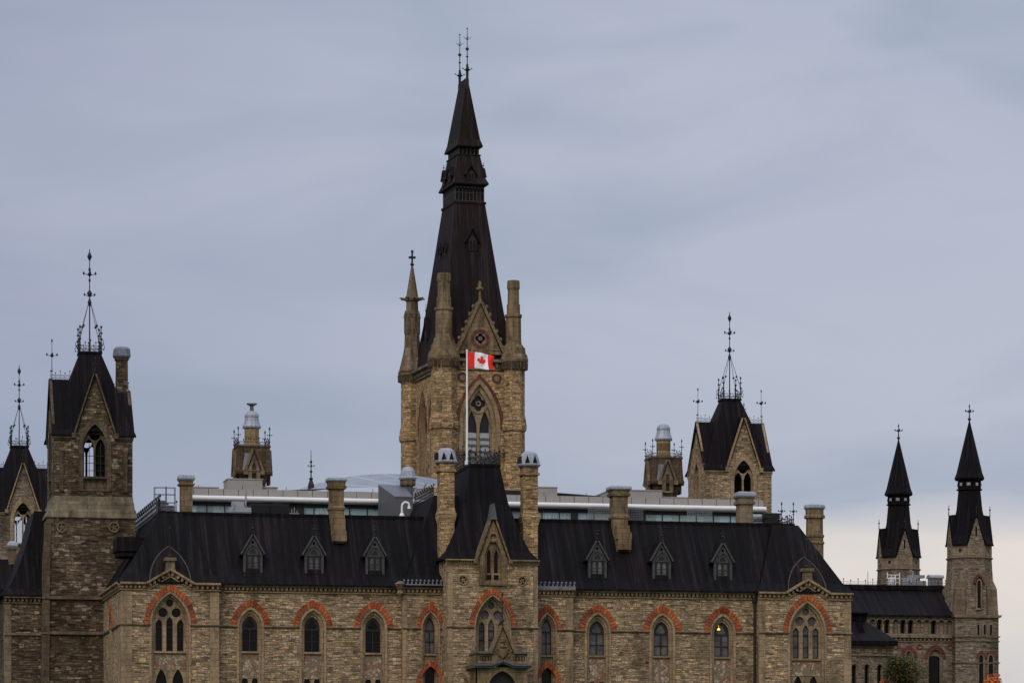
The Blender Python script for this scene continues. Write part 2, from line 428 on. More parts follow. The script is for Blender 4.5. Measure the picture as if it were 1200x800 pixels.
def arch(w, h, n=8):
    """pointed arch, left foot to right foot"""
    if h >= w * 1.001:
        r = (w * w + h * h) / (2 * w); a = atan2(h, w - r) if False else math.asin(min(1, h / r))
        if r < w: a = pi - a
        L = [(-w + r - r * cos(a * i / n), r * sin(a * i / n)) for i in range(n + 1)]
        return L + [(-x, z) for x, z in L[-2::-1]]
    return [(-w * cos(pi * i / (2 * n)), h * sin(pi * i / (2 * n))) for i in range(2 * n + 1)]

def lancet(cx, w, zb, zs, h, n=7):
    return [(cx - w, zb), (cx + w, zb)] + [(cx + x, zs + z) for x, z in reversed(arch(w, h, n))]

def circ(cx, cz, r, n=16):
    return [(cx + r * cos(2 * pi * i / n), cz + r * sin(2 * pi * i / n)) for i in range(n)]

def foil(cx, cz, r, lobes=4, n=6, rot=pi / 4):
    out = []
    for k in range(lobes):
        a = rot + 2 * pi * k / lobes
        ox, oz = cx + r * .52 * cos(a), cz + r * .52 * sin(a)
        for i in range(n + 1):
            b = a - pi * .5 + pi * i / n
            out.append((ox + r * .44 * cos(b), oz + r * .44 * sin(b)))
    return out

def voussoirs(mb, cx, zs, wi, hi, wo, ho, y0, y1, n=9, gap=.07):
    A = arch(wi, hi, n); B = arch(wo, ho, n)
    for i in range(len(A) - 1):
        g = gap; j = random.uniform(-.015, .015)
        lerp = lambda p, q, s: (p[0] + (q[0] - p[0]) * s, p[1] + (q[1] - p[1]) * s)
        q = [lerp(A[i], A[i + 1], g), lerp(A[i], A[i + 1], 1 - g), lerp(B[i], B[i + 1], 1 - g), lerp(B[i], B[i + 1], g)]
        mb.prism([(cx + x, zs + z) for x, z in q], y0 + j, y1)

WO = {}                       # world origins of the Empties
def uvmap(me):
    uvl = me.uv_layers.new(name='UVMap')
    V = [v.co for v in me.vertices]
    for p in me.polygons:
        n = p.normal
        if abs(n.z) > .96: t = Vector((1, 0, 0)); b = Vector((0, 1, 0))
        else:
            t = Vector((-n.y, n.x, 0)).normalized()
            b = n.cross(t)
        for li in p.loop_indices:
            c = V[me.loops[li].vertex_index]
            uvl.data[li].uv = (c.dot(t), c.dot(b))

def ob(name, mb, mats, parent=None, local=False, smooth=False, label=None, at=None):
    """links a builder as one mesh object; geometry is in world metres unless local"""
    me = bpy.data.meshes.new(name)
    org = Vector((0, 0, 0))
    if at is not None: org = Vector(at)
    elif parent is not None and not local: org = WO.get(parent.name, Vector((0, 0, 0)))
    me.from_pydata([tuple(Vector(v) - (org if not local else Vector((0, 0, 0)))) for v in mb.v], [], mb.f)
    for m in (mats if isinstance(mats, (list, tuple)) else [mats]): me.materials.append(M[m])
    for p, i in zip(me.polygons, mb.mi): p.material_index = i
    me.validate(); me.update()
    import bmesh
    bm = bmesh.new(); bm.from_mesh(me)
    bmesh.ops.recalc_face_normals(bm, faces=bm.faces); bm.to_mesh(me); bm.free(); me.update()
    uvmap(me)
    if smooth:
        for p in me.polygons: p.use_smooth = True
    o = bpy.data.objects.new(name, me); COL.objects.link(o)
    if parent is not None:
        o.parent = parent
        if at is not None and not local: o.location = org - WO.get(parent.name, Vector((0, 0, 0)))
    elif at is not None: o.location = org
    WO[o.name] = org if not local else Vector((0, 0, 0))
    if label: o['label'] = label
    return o

def thing(name, label, cat, loc, rz=0, group=None):
    o = bpy.data.objects.new(name, None); COL.objects.link(o); o.empty_display_size = .5
    o.location = loc; o.rotation_euler = (0, 0, rz); WO[o.name] = Vector(loc)
    o['label'] = label; o['category'] = cat
    if group: o['group'] = group
    return o

def tag(o, label, cat, group=None):
    o['label'] = label; o['category'] = cat
    if group: o['group'] = group
    return o

def kids(o): return [c for c in bpy.data.objects if c.parent == o]
def copy_tree(o, parent=None):
    c = o.copy(); COL.objects.link(c)
    if parent is not None: c.parent = parent
    for ch in kids(o): copy_tree(ch, c)
    return c
# ------------------------------------------------------------------ the ground
G = 7.0
def ground_z(x, y):
    t = max(0.0, min(1.0, (y + 190) / 150)); t = t * t * (3 - 2 * t)
    return G * t
g = MB(); n = 60
gx = [-900 + 1800 * i / n for i in range(n + 1)]; gy = [-700 + 2100 * i / n for i in range(n + 1)]
gy = sorted(set(gy + [-190 + 10 * k for k in range(16)]))
g.add([(x, y, ground_z(x, y)) for y in gy for x in gx], [[j * (n + 1) + i, j * (n + 1) + i + 1, (j + 1) * (n + 1) + i + 1, (j + 1) * (n + 1) + i] for j in range(len(gy) - 1) for i in range(n)])
o = ob('ground', g, 'grass', smooth=True); o['kind'] = 'structure'

# ------------------------------------------------------------------ shared builders
def gothic_window(parent, loc, jamb, h, rw, h2, zb, rec, openings, bars=(), brick=None, brick_mat='redstone', trim='trim', pane='glass_dark',
                  mosaic=None, frames=(), rz=0.0, local=False, name='window', proud=.05, low_pane=None, sill=None):
    """a recessed stone surround with tracery; origin on the wall face at the springing line"""
    w = MB(); mid = jamb - rw * .5; hm = (h + h2) / 2
    w.panel(lancet(0, jamb, zb, 0, h), [lancet(0, mid, zb + .02, 0, hm)], -proud, rec * .5)
    w.panel(lancet(0, mid, zb + .02, 0, hm), [lancet(0, jamb - rw, zb + .04, 0, h2)], rec * .5, rec)
    w.panel(lancet(0, jamb - rw, zb + .04, 0, h2), openings, rec, rec + .24, side=False)
    if sill: w.box(-sill[0], sill[0], rec - .18, rec + .02, sill[1] - .13, sill[1])
    o = ob(name, w, trim, parent, local=True)
    o.location = Vector(loc) - (Vector((0, 0, 0)) if local else WO[parent.name]); o.rotation_euler = (0, 0, rz)
    if pane:
        p = MB(); d = rec + .22; ww = jamb - rw
        p.poly([(-ww, d, low_pane or zb), (ww, d, low_pane or zb), (ww, d, h2), (-ww, d, h2)])
        ob('pane', p, pane, o, local=True)
        if low_pane:
            p = MB(); p.poly([(-ww, d + .01, zb), (ww, d + .01, zb), (ww, d + .01, low_pane), (-ww, d + .01, low_pane)])
            ob('lower_pane', p, 'glass_dark', o, local=True)
    if bars or frames:
        f = MB()
        for x0, x1, z0, z1 in bars: f.box(x0, x1, rec + .13, rec + .19, z0, z1)
        for outl, hol in frames: f.panel(outl, hol, rec + .14, rec + .2, side=False)
        ob('frame', f, 'frame', o, local=True)
    if brick:
        b = MB(); voussoirs(b, 0, 0, jamb + .03, h + .03, brick[0], brick[1], -.09, .1, brick[2])
        ob('arch_stones', b, brick_mat, o, local=True)
    if mosaic:
        b = MB(); b.panel([(-mosaic[0], mosaic[1]), (mosaic[0], mosaic[1]), (mosaic[0], mosaic[2]), (-mosaic[0], mosaic[2])], mosaic[3] if len(mosaic) > 3 else [], rec - .03, rec + .1)
        ob('mosaic_panel', b, 'mosaic', o, local=True)
    return o

def place(o, parent, loc, pane=None, **props):
    c = copy_tree(o, parent); c.location = Vector(loc) - WO[parent.name]
    if pane:
        for k in kids(c):
            if k.name.startswith('pane'):
                k.data = k.data.copy(); k.data.materials[0] = M[pane]
    return c

def cornice(mb, line, y, drop=.56, pitch=.31, cw=.185, out=.38):
    for k, (a, b) in enumerate(zip(line, line[1:])):
        e = .003 * (k % 2)
        dx, dz = b[0] - a[0], b[1] - a[1]; L = sqrt(dx * dx + dz * dz); tx, tz = dx / L, dz / L; nx, nz = tz, -tx   # n points down
        def bar(t0, t1, yo):
            mb.prism([(a[0] + nx * t1, a[1] + nz * t1), (b[0] + nx * t1, b[1] + nz * t1), (b[0] + nx * t0, b[1] + nz * t0), (a[0] + nx * t0, a[1] + nz * t0)], y - yo - e, y + .05)
        bar(0, drop * .25, out); bar(drop * .25, drop * .33, out * .8); bar(drop * .86, drop, out * .3)
        m = max(1, int(L / pitch))
        for i in range(m):
            s = (i + .5) * L / m
            px, pz = a[0] + tx * s, a[1] + tz * s
            q = [(px + tx * u + nx * v, pz + tz * u + nz * v) for u, v in ((-cw / 2, drop * .33), (cw / 2, drop * .33), (cw / 2, drop * .62), (0, drop * .8), (-cw / 2, drop * .62))]
            mb.prism(q, y - out * .55, y + .02)

def fleur(mb, x, y, z, s, r=.03, axes=4):
    mb.gem(x, y, z, s * .24, s * .34)
    for k in range(axes):
        a = 2 * pi * k / axes
        mb.tube((x, y, z - s * .12), (x + s * .62 * cos(a), y + s * .62 * sin(a), z + s * .06), r, r * .8, 4)
        mb.gem(x + s * .62 * cos(a), y + s * .62 * sin(a), z + s * .1, s * .13, s * .22)

def small_finial(mb, x, y, z, h, r=.03, s=.55):
    mb.tube((x, y, z), (x, y, z + h), r, r * .6, 5)
    fleur(mb, x, y, z + h * .62, s, r * .8)
    mb.gem(x, y, z + h * .22, .08, .12); mb.gem(x, y, z + h, .07, .2)

def cresting(mb, a, b, h=.7, pitch=.42, r=.022, ring=True):
    a = Vector(a); b = Vector(b); L = (b - a).length; m = max(2, int(L / pitch))
    up = Vector((0, 0, 1)); t = (b - a) / L
    for q in (.12, .52): mb.tube(a + up * h * q, b + up * h * q, r * .8, r * .8, 4)
    for i in range(m + 1):
        p = a + (b - a) * (i / m); hh = h * (1.0 if i % 2 == 0 else .78)
        mb.tube(p, p + up * hh, r, r * .7, 4)
        mb.gem(*(p + up * hh), r * 2.6, r * 4)
        if ring and i < m:
            c = p + t * (L / m / 2) + up * h * .32
            pts = [c + t * (.36 * L / m * cos(k * pi / 3)) + up * (h * .17 * sin(k * pi / 3)) for k in range(7)]
            mb.path(pts, r * .7, 3)

def rosette(parent, x, y, z, r, ring='trim', core='frame', bars='trim', local=False):
    m = MB(); c = Vector((x, y, z))
    m.panel(circ(0, 0, r), [circ(0, 0, r * .72)], -.06, .2)
    for k in range(5):
        a = pi / 2 + k * 2 * pi / 5
        m.ribbon([(0, 0), (r * .75 * cos(a), r * .75 * sin(a))], .08, .02, .14)
    o = ob('rosette', m, ring, parent, local=True); o.location = c - (Vector((0, 0, 0)) if local else WO[parent.name])
    d = MB(); d.poly([(q[0], .12, q[1]) for q in circ(0, 0, r * .8)]); ob('recess', d, core, o, local=True)
    return o

def oct_cap(mb, cx, cy, z0, z1, w):
    h = z1 - z0
    mb.ngon(cx, cy, [(z0, w * .5), (z0 + h * .10, w * .54), (z0 + h * .18, w * .5), (z0 + h * .62, w * .43), (z0 + h * .85, w * .34), (z0 + h, w * .22)])

# ------------------------------------------------------------------ the long stone range facing the lawn
yP, yS, yC = -.8, -.6, -2.6
BD = 12.0                                        # depth of the range
ZS = Z(737)                                      # string course / springing line
ZE = Z(689)                                      # eaves
ZR = Z(605.8, 365, 3.6)                          # top edge of the roof
xl0, xl1 = X(142, yP), X(256.5, yP)
xr0, xr1 = X(890, yP), X(997, yP)
xa, xb = X(472, yS), X(671.5, yS)
xc0, xc1 = X(524, yC), X(630, yC); xcm = X(577.3, yC)
zce = Z(655.6, 577, yC)                          # eaves of the middle pavilion
xlw, xrw = X(199.5, yP), X(946, yP)

BR = thing('stone_range', 'long brown stone range with orange window arches and a gabled middle pavilion', 'building', (0, 0, G))

ZT = ZE - .1
wall = MB()
wins_left = [X(293.5), X(366.5), X(438)]; wins_right = [X(700.5), X(776), X(847)]
zb = G + .6 - ZS                                 # bottom of window surrounds, below the frame of the photograph
def hole(cx, j, h): return lancet(cx, j, ZS + zb, ZS, h)
# gabled pavilions
for x0, x1, cx in ((xl0, xl1, xlw), (xr0, xr1, xrw)):
    wall.panel([(x0, G), (x1, G), (x1, ZT), (cx + 1.75, ZT), (cx, ZT + 1.0), (cx - 1.75, ZT), (x0, ZT)], [hole(cx, 1.5, 2.42)], yP, yP + .7, False)
wall.panel([(xl1, G), (xa, G), (xa, ZT), (xl1, ZT)], [hole(x, 1.0, 1.44) for x in wins_left], 0, .6, False)
wall.panel([(xb, G), (xr0, G), (xr0, ZT), (xb, ZT)], [hole(x, 1.0, 1.44) for x in wins_right], 0, .6, False)
xs0, xs1 = X(504.5, yS), X(641.5, yS)
wall.panel([(xa, G), (xc0 + .3, G), (xc0 + .3, ZT), (xa, ZT)], [hole(xs0, .72, 1.3)], yS, yS + .6, False)
wall.panel([(xc1 - .3, G), (xb, G), (xb, ZT), (xc1 - .3, ZT)], [hole(xs1, .72, 1.3)], yS, yS + .6, False)
# middle pavilion
gh = 1.10; zga = Z(604, 577, yC)
rz_ = Z(679.5, 577, yC); xro = (X(542.6, yC), X(611.6, yC))
wz0, wz1 = Z(671, 577, yC), Z(640.5, 577, yC)
wall.panel([(xc0, G), (xc1, G), (xc1, zce), (xcm + gh, zce), (xcm, zga), (xcm - gh, zce), (xc0, zce)],
           [hole(xcm, 1.38, 2.42), circ(xro[0], rz_, .36), circ(xro[1], rz_, .36), [(xcm - .62, wz0 - .6), (xcm + .62, wz0 - .6)] + [(xcm + x, wz1 - .9 + z) for x, z in reversed(arch(.62, 1.5, 6))]], yC, yC + .75, False)
def side(x, y0, y1, z1): wall.poly([(x, y0, G), (x, y1, G), (x, y1, z1), (x, y0, z1)])
side(xl1, yP, .3, ZT); side(xr0, yP, .3, ZT); side(xa, yS, .3, ZT); side(xb, yS, .3, ZT)
side(xc0, yC, 3, zce); side(xc1, yC, 3, zce); side(xr1, yP, BD, ZT)
wall.poly([(xl0, BD, G), (xr1, BD, G), (xr1, BD, ZT), (xl0, BD, ZT)])
# south flank with two windows
wall.xf = lambda x, y, z: (xl0 + y, -x, z)
fl = [-6.2]
wall.panel([(-BD, G), (-yP, G), (-yP, ZT), (-BD, ZT)], [hole(u, .72, 1.3) for u in fl], 0, .6, False)
wall.xf = None
ob('wall', wall, 'rubble', BR)

# dressed corner piers
for x0, x1, y in ((xl0, xl0 + .75, yP), (xl1 - .62, xl1, yP), (xr0, xr0 + .42, yP), (xr1 - .5, xr1, yP), (xc0, xc0 + .4, yC), (xc1 - .3, xc1, yC), (xb - .55, xb, yS), (xa, xa + .3, yS)):
    q = MB(); q.box(x0 - .02, x1 + .02, y - .03, y + .3, G, ZT - .55 if y != yC else zce - .5)
    ob('corner_pier', q, 'trim', BR)
q = MB(); q.box(xl0 - .035, xl0 + .1, yP - .02, yP + 2.2, G, ZT - .56); ob('corner_pier', q, 'trim', BR)

# string course, broken by the window arches
def strip(x0, x1, y, cuts, xf=None):
    xs = [x0] + [v for c, w in cuts for v in (c - w, c + w)] + [x1]
    for a, b in zip(xs[::2], xs[1::2]):
        sc = MB(xf); sc.rects([(ZS - .12, a, b, y - .07, y + .04), (ZS - .02, a, b, y - .15, y + .04), (ZS + .05, a, b, y - .1, y + .04)])
        ob('string_course', sc, 'trim_dark', BR)
strip(xl0 - .05, xl1 + .05, yP, [(xlw, 1.42)]); strip(xr0 - .05, xr1 + .05, yP, [(xrw, 1.42)])
strip(xl1 + .16, xa - .1, 0, [(x, .98) for x in wins_left]); strip(xb + .16, xr0 - .16, 0, [(x, .98) for x in wins_right])
strip(xa, xc0 - .02, yS, [(xs0, .7)]); strip(xc1 + .02, xb, yS, [(xs1, .7)]); strip(xc0 - .05, xc1 + .05, yC, [(xcm, 1.36)])
flank_xf = lambda x, y, z: (xl0 + y, -x, z)
strip(-BD, -yP, 0, [(u, .72) for u in sorted(fl)], flank_xf)

def corn(line, y, xf=None, *k):
    cn = MB(xf); cornice(cn, line, y, *k); ob('cornice', cn, 'trim', BR)
for x0, x1, cx in ((xl0, xl1, xlw), (xr0, xr1, xrw)):
    corn([(x0 - .1, ZE), (cx - 1.75, ZE), (cx - .55, ZE + .72), (cx, ZE + 1.0), (cx + .55, ZE + .72), (cx + 1.75, ZE), (x1 + .1, ZE)], yP)
corn([(xl1 + .1, ZE), (xa - .1, ZE)], 0); corn([(xb + .1, ZE), (xr0 - .1, ZE)], 0)
corn([(xa - .1, ZE), (xc0 - .1, ZE)], yS); corn([(xc1 + .1, ZE), (xb + .1, ZE)], yS)
corn([(-BD, ZE), (-yP + .1, ZE)], 0, flank_xf)
for a, b in ((xc0 - .12, xcm - gh - .1), (xcm + gh + .1, xc1 + .12)):
    corn([(a, zce), (b, zce)], yC, None, .34, .16, .08, .34)

# --- windows
def rect(x0, x1, z0, z1): return [(x0, z0), (x1, z0), (x1, z1), (x0, z1)]
lowA = [lancet(s * .36, .25, zb + .1, -4.3, .85) for s in (-1, 1)]
opA = lancet(0, .56, -1.80, -.05, .82)
frA = [(opA, [rect(-.5, -.04, -1.74, -1.05), rect(.04, .5, -1.74, -1.05), rect(-.5, -.04, -1.0, -.22), rect(.04, .5, -1.0, -.22), foil(0, .16, .40, 3, 6, pi / 2)])]
frA2 = [(opA, [rect(-.5, -.035, -1.74, -.22), rect(.035, .5, -1.74, -.22), lancet(0, .47, -.12, 0, .62)])]
A = gothic_window(BR, (wins_left[0], 0, ZS), 1.0, 1.44, .36, .98, zb, .30, [opA] + lowA, frames=frA, brick=(1.43, 1.92, 9), mosaic=(.80, -3.75, -2.1), low_pane=-3.2, sill=(.64, -1.80))
place(A, BR, (wins_left[1], 0, ZS)); place(A, BR, (wins_left[2], 0, ZS))
for x, pn in zip(wins_right, ('glass_mid', 'glass_mid', 'glass_mid')): place(A, BR, (x, 0, ZS), pn)
opS = lancet(0, .37, -1.85, -.05, .85)
lowS = [lancet(0, .37, zb + .1, -3.3, .95)]
Sw = gothic_window(BR, (xs0, yS, ZS), .72, 1.3, .26, .92, zb, .3, [opS] + lowS, frames=[(opS, [rect(-.32, -.03, -1.8, -1.0), rect(.03, .32, -1.8, -1.0), rect(-.32, -.03, -.95, -.2), rect(.03, .32, -.95, -.2), lancet(0, .3, -.12, 0, .62)])],
                   brick=(1.02, 1.85, 8), pane='glass_mid', low_pane=-2.6, sill=(.46, -1.85))
place(Sw, BR, (xs1, yS, ZS))
# lower orange arches of the stair bays
for cx in (xs0, xs1):
    b = MB(); voussoirs(b, 0, 0, .74, 1.33, 1.04, 1.75, -.09, .08, 8); o = ob('arch_stones', b, 'redstone', BR, local=True, label='lower orange stone arch'); o.location = Vector((cx, yS, ZS - 4.1)) - WO[BR.name]
for u in fl:
    c = place(Sw, BR, (xl0, -u, ZS), 'glass_dark'); c.rotation_euler = (0, 0, -pi / 2)
# three-light pavilion windows
opB = [lancet(-.77, .24, -1.90, 0, .40), lancet(0, .24, -1.90, .12, .46), lancet(.77, .24, -1.90, 0, .40), circ(-.48, .88, .34), circ(.48, .88, .34), circ(0, 1.58, .27)]
lowB = [lancet(s * .6, .40, zb + .1, -4.25, 1.1) for s in (-1, 1)]
barB = []
for c in (-.77, 0, .77):
    barB += [(c - .24, c + .24, -.2, -.12), (c - .24, c - .19, -1.9, .2), (c + .19, c + .24, -1.9, .2), (c - .24, c + .24, -1.9, -1.8), (c - .24, c + .24, -1.05, -1.02)]
mosB = (1.14, -3.62, -2.2, [[(s * .6 - .36, -3.615), (s * .6 + .36, -3.615), (s * .6, -3.05)] for s in (-1, 1)])
Bw = gothic_window(BR, (xlw, yP, ZS), 1.5, 2.42, .32, 2.05, zb, .40, opB + lowB, bars=barB, brick=(1.87, 2.88, 12), mosaic=(1.14, -3.2, -2.2), low_pane=-2.7, sill=(1.15, -1.9))
place(Bw, BR, (xrw, yP, ZS), 'glass_mid')
opC = [lancet(-.70, .22, -1.75, 0, .42), lancet(0, .22, -1.75, .1, .50), lancet(.70, .22, -1.75, 0, .42), circ(-.47, .92, .32), circ(.47, .92, .32), circ(0, 1.60, .26)]
barC = []
for c in (-.70, 0, .70):
    barC += [(c - .22, c + .22, -.25, -.17), (c - .22, c - .17, -1.75, .2), (c + .17, c + .22, -1.75, .2), (c - .22, c + .22, -.9, -.86)]
gothic_window(BR, (xcm, yC, ZS), 1.38, 2.42, .24, 2.15, zb, .55, opC, bars=barC, brick=(1.72, 2.86, 12), pane='glass_mid')
# twin lancets in the stone gable
h0, h1 = wz0 - (wz1 - .9), .0
zt = wz1 - .9
gw = MB(); out_ = [(-.62, wz0 - .6 - zt), (.62, wz0 - .6 - zt)] + [(x, z) for x, z in reversed(arch(.62, 1.5, 6))]
lan = [lancet(s * .27, .165, wz0 - zt, .15, .55) for s in (-1, 1)]
bl = [foil(s * .27, wz0 - zt - .32, .24, 4) for s in (-1, 1)]
gw.panel(out_, lan + bl, .04, .3)
o = ob('window', gw, 'trim_warm', BR, local=True, label='twin narrow lancets in the stone gable'); o.location = Vector((xcm, yC, zt)) - WO[BR.name]
p = MB(); p.poly([(-.6, .26, out_[0][1]), (.6, .26, out_[0][1]), (.6, .26, 1.2), (-.6, .26, 1.2)]); ob('pane', p, 'glass_dark', o, local=True)
f = MB()
for s in (-1, 1):
    f.box(s * .27 - .165, s * .27 - .12, .18, .22, wz0 - zt, .6); f.box(s * .27 + .12, s * .27 + .165, .18, .22, wz0 - zt, .6)
ob('frame', f, 'redstone_dark', o, local=True)
for x in xro: rosette(BR, x, yC, rz_, .38)
# dressed face of the gable
gf = MB(); zlo = wz0 - .9
yG = yC - .2
gf.panel([(xcm - 1.0, zlo), (xcm + 1.0, zlo), (xcm + 1.0, zce - .1), (xcm + gh - .1, zce), (xcm, zga - .35), (xcm - gh + .1, zce), (xcm - 1.0, zce - .1)],
         [[(xcm - .62, wz0 - .6), (xcm + .62, wz0 - .6)] + [(xcm + x, zt + z) for x, z in reversed(arch(.62, 1.5, 6))], circ(xcm, Z(629.4, 577, yC), .27)], yG, yC + .1)
d = Z(629.4, 577, yC)
gf.panel(circ(xcm, d, .36), [circ(xcm, d, .25)], yG - .06, yG + .05)
gf.poly([(xcm - .3, yC + .05, d - .3), (xcm + .3, yC + .05, d - .3), (xcm + .3, yC + .05, d + .3), (xcm - .3, yC + .05, d + .3)])
ob('gable_face', gf, 'trim_warm', BR)
gc = MB()
gc.ribbon([(xcm - gh - .08, zce - .05), (xcm, zga + .1)], .10, yC - .3, yC + .9); gc.ribbon([(xcm, zga + .1), (xcm + gh + .08, zce - .05)], .10, yC - .303, yC + .9)
for s in (-1, 1): gc.box(xcm + s * (gh + .2) - .15, xcm + s * (gh + .2) + .15, yC - .38, yC + .2, zce - .3, zce + .02)
ob('gable_coping', gc, 'trim_warm', BR)
gm = MB(); zt2 = Z(590, 577, yC); gm.prism([(xcm - .27, zga - .3), (xcm + .27, zga - .3), (xcm + .05, zt2), (xcm - .05, zt2)], yC - .4, yC + .7)
ob('gable_cap', gm, 'lead_dark', BR)

# --- roofs
rf = MB()
top = dict(y0=3.6, y1=8.4)
def hip(x0, x1, y0, y1, tx0, tx1, ty0, ty1, z0=ZE, z1=ZR, fl=.25):
    f = .13
    m = lambda a, b: a + (b - a) * f
    rf.rects([(z0 - .08, x0 - fl, x1 + fl, y0 - fl, y1 + fl), (z0 + .05, x0 - fl, x1 + fl, y0 - fl, y1 + fl), (z0 + (z1 - z0) * f, m(x0, tx0), m(x1, tx1), m(y0, ty0), m(y1, ty1)), (z1, tx0, tx1, ty0, ty1)])
hip(xl0 + .2, xr1 - .2, -.25, BD + .2, xl0 + 3.2, xr1 - 3.0, 3.6, 8.4)
hip(xl0 + .0, xl1 - .05, yP + .12, 4, xl0 + 3.15, xl1 - 2.2, 3.0, 3.9, z1=ZR + .04)
hip(xr0 + .0, xr1 - .0, yP + .12, 4, xr0 + 2.1, xr1 - 2.95, 3.0, 3.9, z1=ZR + .04)
# roof over the stair bays, running back behind the middle pavilion
xq = X(508, 3.2); zq = Z(580.5, 508, 3.2)
hip(xa + .05, xc1 - .2, yS - .2, BD, xq, xc1 - 1.5, 3.0, BD - 1, z1=zq)
# the south wing runs on behind the corner tower
rf.rects([(ZE - .08, xl0 - .05, xl0 + 6.3, 5, 25), (ZE + .05, xl0 - .05, xl0 + 6.3, 5, 25), (ZR, xl0 + 3.2, xl0 + 6.3, 5.0, 24), (ZR + .2, xl0 + 3.25, xl0 + 6.3, 5.0, 24)])
rf.rects([(G, xl0 + .1, xl0 + 6.2, BD - .1, 24.8), (ZE - .1, xl0 + .1, xl0 + 6.2, BD - .1, 24.8)])
rf.box(xl0 + 3.25, xr1 - 3.05, 3.55, 8.45, ZR - .02, ZR + .22)
ob('roof', rf, 'roof', BR)
# pointed roof caps behind the two small gables
for cx in (xlw, xrw):
    v = MB(); A1 = arch(1.45, 2.62, 10); v.loft([[(cx + x, yP - .12 + .42 * z, ZE + .05 + z) for x, z in A1], [(cx + x, 3.6, ZE + .05 + z) for x, z in A1]])
    rim = MB(); rim.path([(cx + x * 1.01, yP - .14 + .42 * z, ZE + .06 + z) for x, z in A1], .055, 5)
    o = ob('gable_roof', v, 'roof_brown', BR); ob('roof_rim', rim, 'dormer', o)
    fs = MB(); z0 = ZE + 1.0
    fs.box(cx - .3, cx + .3, yP - .3, yP + .3, z0 - .1, z0 + .55); fs.box(cx - .42, cx + .42, yP - .42, yP + .4, z0 + .55, z0 + .78); fs.box(cx - .36, cx + .36, yP - .36, yP + .34, z0 - .16, z0 - .05)
    ob('gable_finial', fs, 'trim_dark', BR)
    sp = MB(); sp.tube((cx, yP + .2, z0 + .75), (cx, yP + .2, z0 + 3.0), .05, .02); sp.gem(cx, yP + .2, z0 + .95, .16, .14); sp.gem(cx, yP + .2, z0 + 2.9, .08, .25)
    ob('spike', sp, 'iron', BR)
# middle pavilion roof
yt0 = .7
xt0, xt1 = X(551, yt0), X(585.5, yt0); ztc = Z(546.5, 568, yt0)
pr = MB()
a0, a1 = xc0 - .25, xc1 + .1
H = ztc - zce; secs = [(zce - .02, a0 - .1, a1 + .1, yC + .42, BD + 1), (zce + .08, a0 - .1, a1 + .1, yC + .42, BD + 1)]
for t, fx in ((.1, .2), (.3, .46), (.6, .76), (1.0, 1.0)):
    secs.append((zce + H * t, a0 + (xt0 - a0) * fx, a1 + (xt1 - a1) * fx, yC + .42 + (yt0 - yC - .42) * fx, BD + 1 - 1.5 * fx))
pr.rects(secs)
pr.box(xt0 - .06, xt1 + .06, yt0 - .06, BD - .4, ztc - .02, ztc + .2)
ob('pavilion_roof', pr, 'roof', BR)
cr = MB(); zz = ztc + .2
for a, b, h_, p_, r_ in (((xt0, yt0, zz), (xt1, yt0, zz), .95, .36, .035), ((xt0, yt0, zz), (xt0, BD - .5, zz), .95, .5, .035), ((xt1, yt0, zz), (xt1, BD - .5, zz), .95, .5, .035), ((xt0, yt0 + 2.4, zz), (xt1, yt0 + 2.4, zz), .95, .4, .03)):
    cr = MB(); cresting(cr, a, b, h_, p_, r_); ob('cresting', cr, 'iron', BR)
cr = MB(); zz = ZR + .22
cresting(cr, (xl0 + 3.3, 3.7, zz), (xl0 + 3.3, 21, zz), 1.15, .62, .04); ob('cresting', cr, 'iron', BR)
cr = MB(); cresting(cr, (xl0 + 3.3, 4.4, zz), (X(207, 4.4), 4.4, zz), .8, .5, .03)
ob('cresting', cr, 'iron', BR)
cr = MB()
x0, x1 = X(900, 3.8), xr1 - 3.1
cresting(cr, (x0, 3.8, zz), (x1, 3.8, zz), .72, .4, .028); ob('cresting', cr, 'iron', BR)
cr = MB(); cresting(cr, (x1, 3.8, zz), (x1, 8.3, zz), .72, .5, .028); ob('cresting', cr, 'iron', BR)
for x in (X(916, 3.8), x1):
    cr = MB(); small_finial(cr, x, 3.8, zz, 1.5, .035, .4); ob('ridge_finial', cr, 'iron', BR)
cr = MB(); cresting(cr, (xq, 3.1, zq), (xq, BD - 1.1, zq), .8, .45, .03); ob('cresting', cr, 'iron', BR)
# lead cresting rows over the stair bays
for a, b in ((xa, xc0 - .15), (xc1 + .25, xb)):
    c = MB(); z0 = ZE + .12; yb = yS - .42
    c.box(a - .15, b + .1, yb, yb + .6, z0 - .2, z0 + .04)
    k = int((b - a) / .3)
    for i in range(k + 1):
        x = a + (b - a) * i / k
        c.box(x - .05, x + .05, yb + .06, yb + .12, z0, z0 + .2); c.gem(x + .05, yb + .09, z0 + .28, .10, .13)
    ob('lead_cresting', c, 'lead_mid', BR)
# dark downpipe between the right wall and pavilion, and carved corner knots
dp = MB(); dp.tube((xr0 - .18, -.1, G), (xr0 - .18, -.1, ZE - .5), .09, .09, 6); dp.box(xr0 - .36, xr0 - .02, -.24, .02, ZE - .75, ZE - .4)
ob('downpipe', dp, 'iron', BR)
kn = MB(); kn.ngon(xa - .25, yS - .35, [(ZE - .8, .12), (ZE - .55, .25), (ZE - .3, .18), (ZE, .32), (ZE + .15, .4), (ZE + .35, .15)], 7); ob('corner_knot', kn, 'trim_dark', BR)
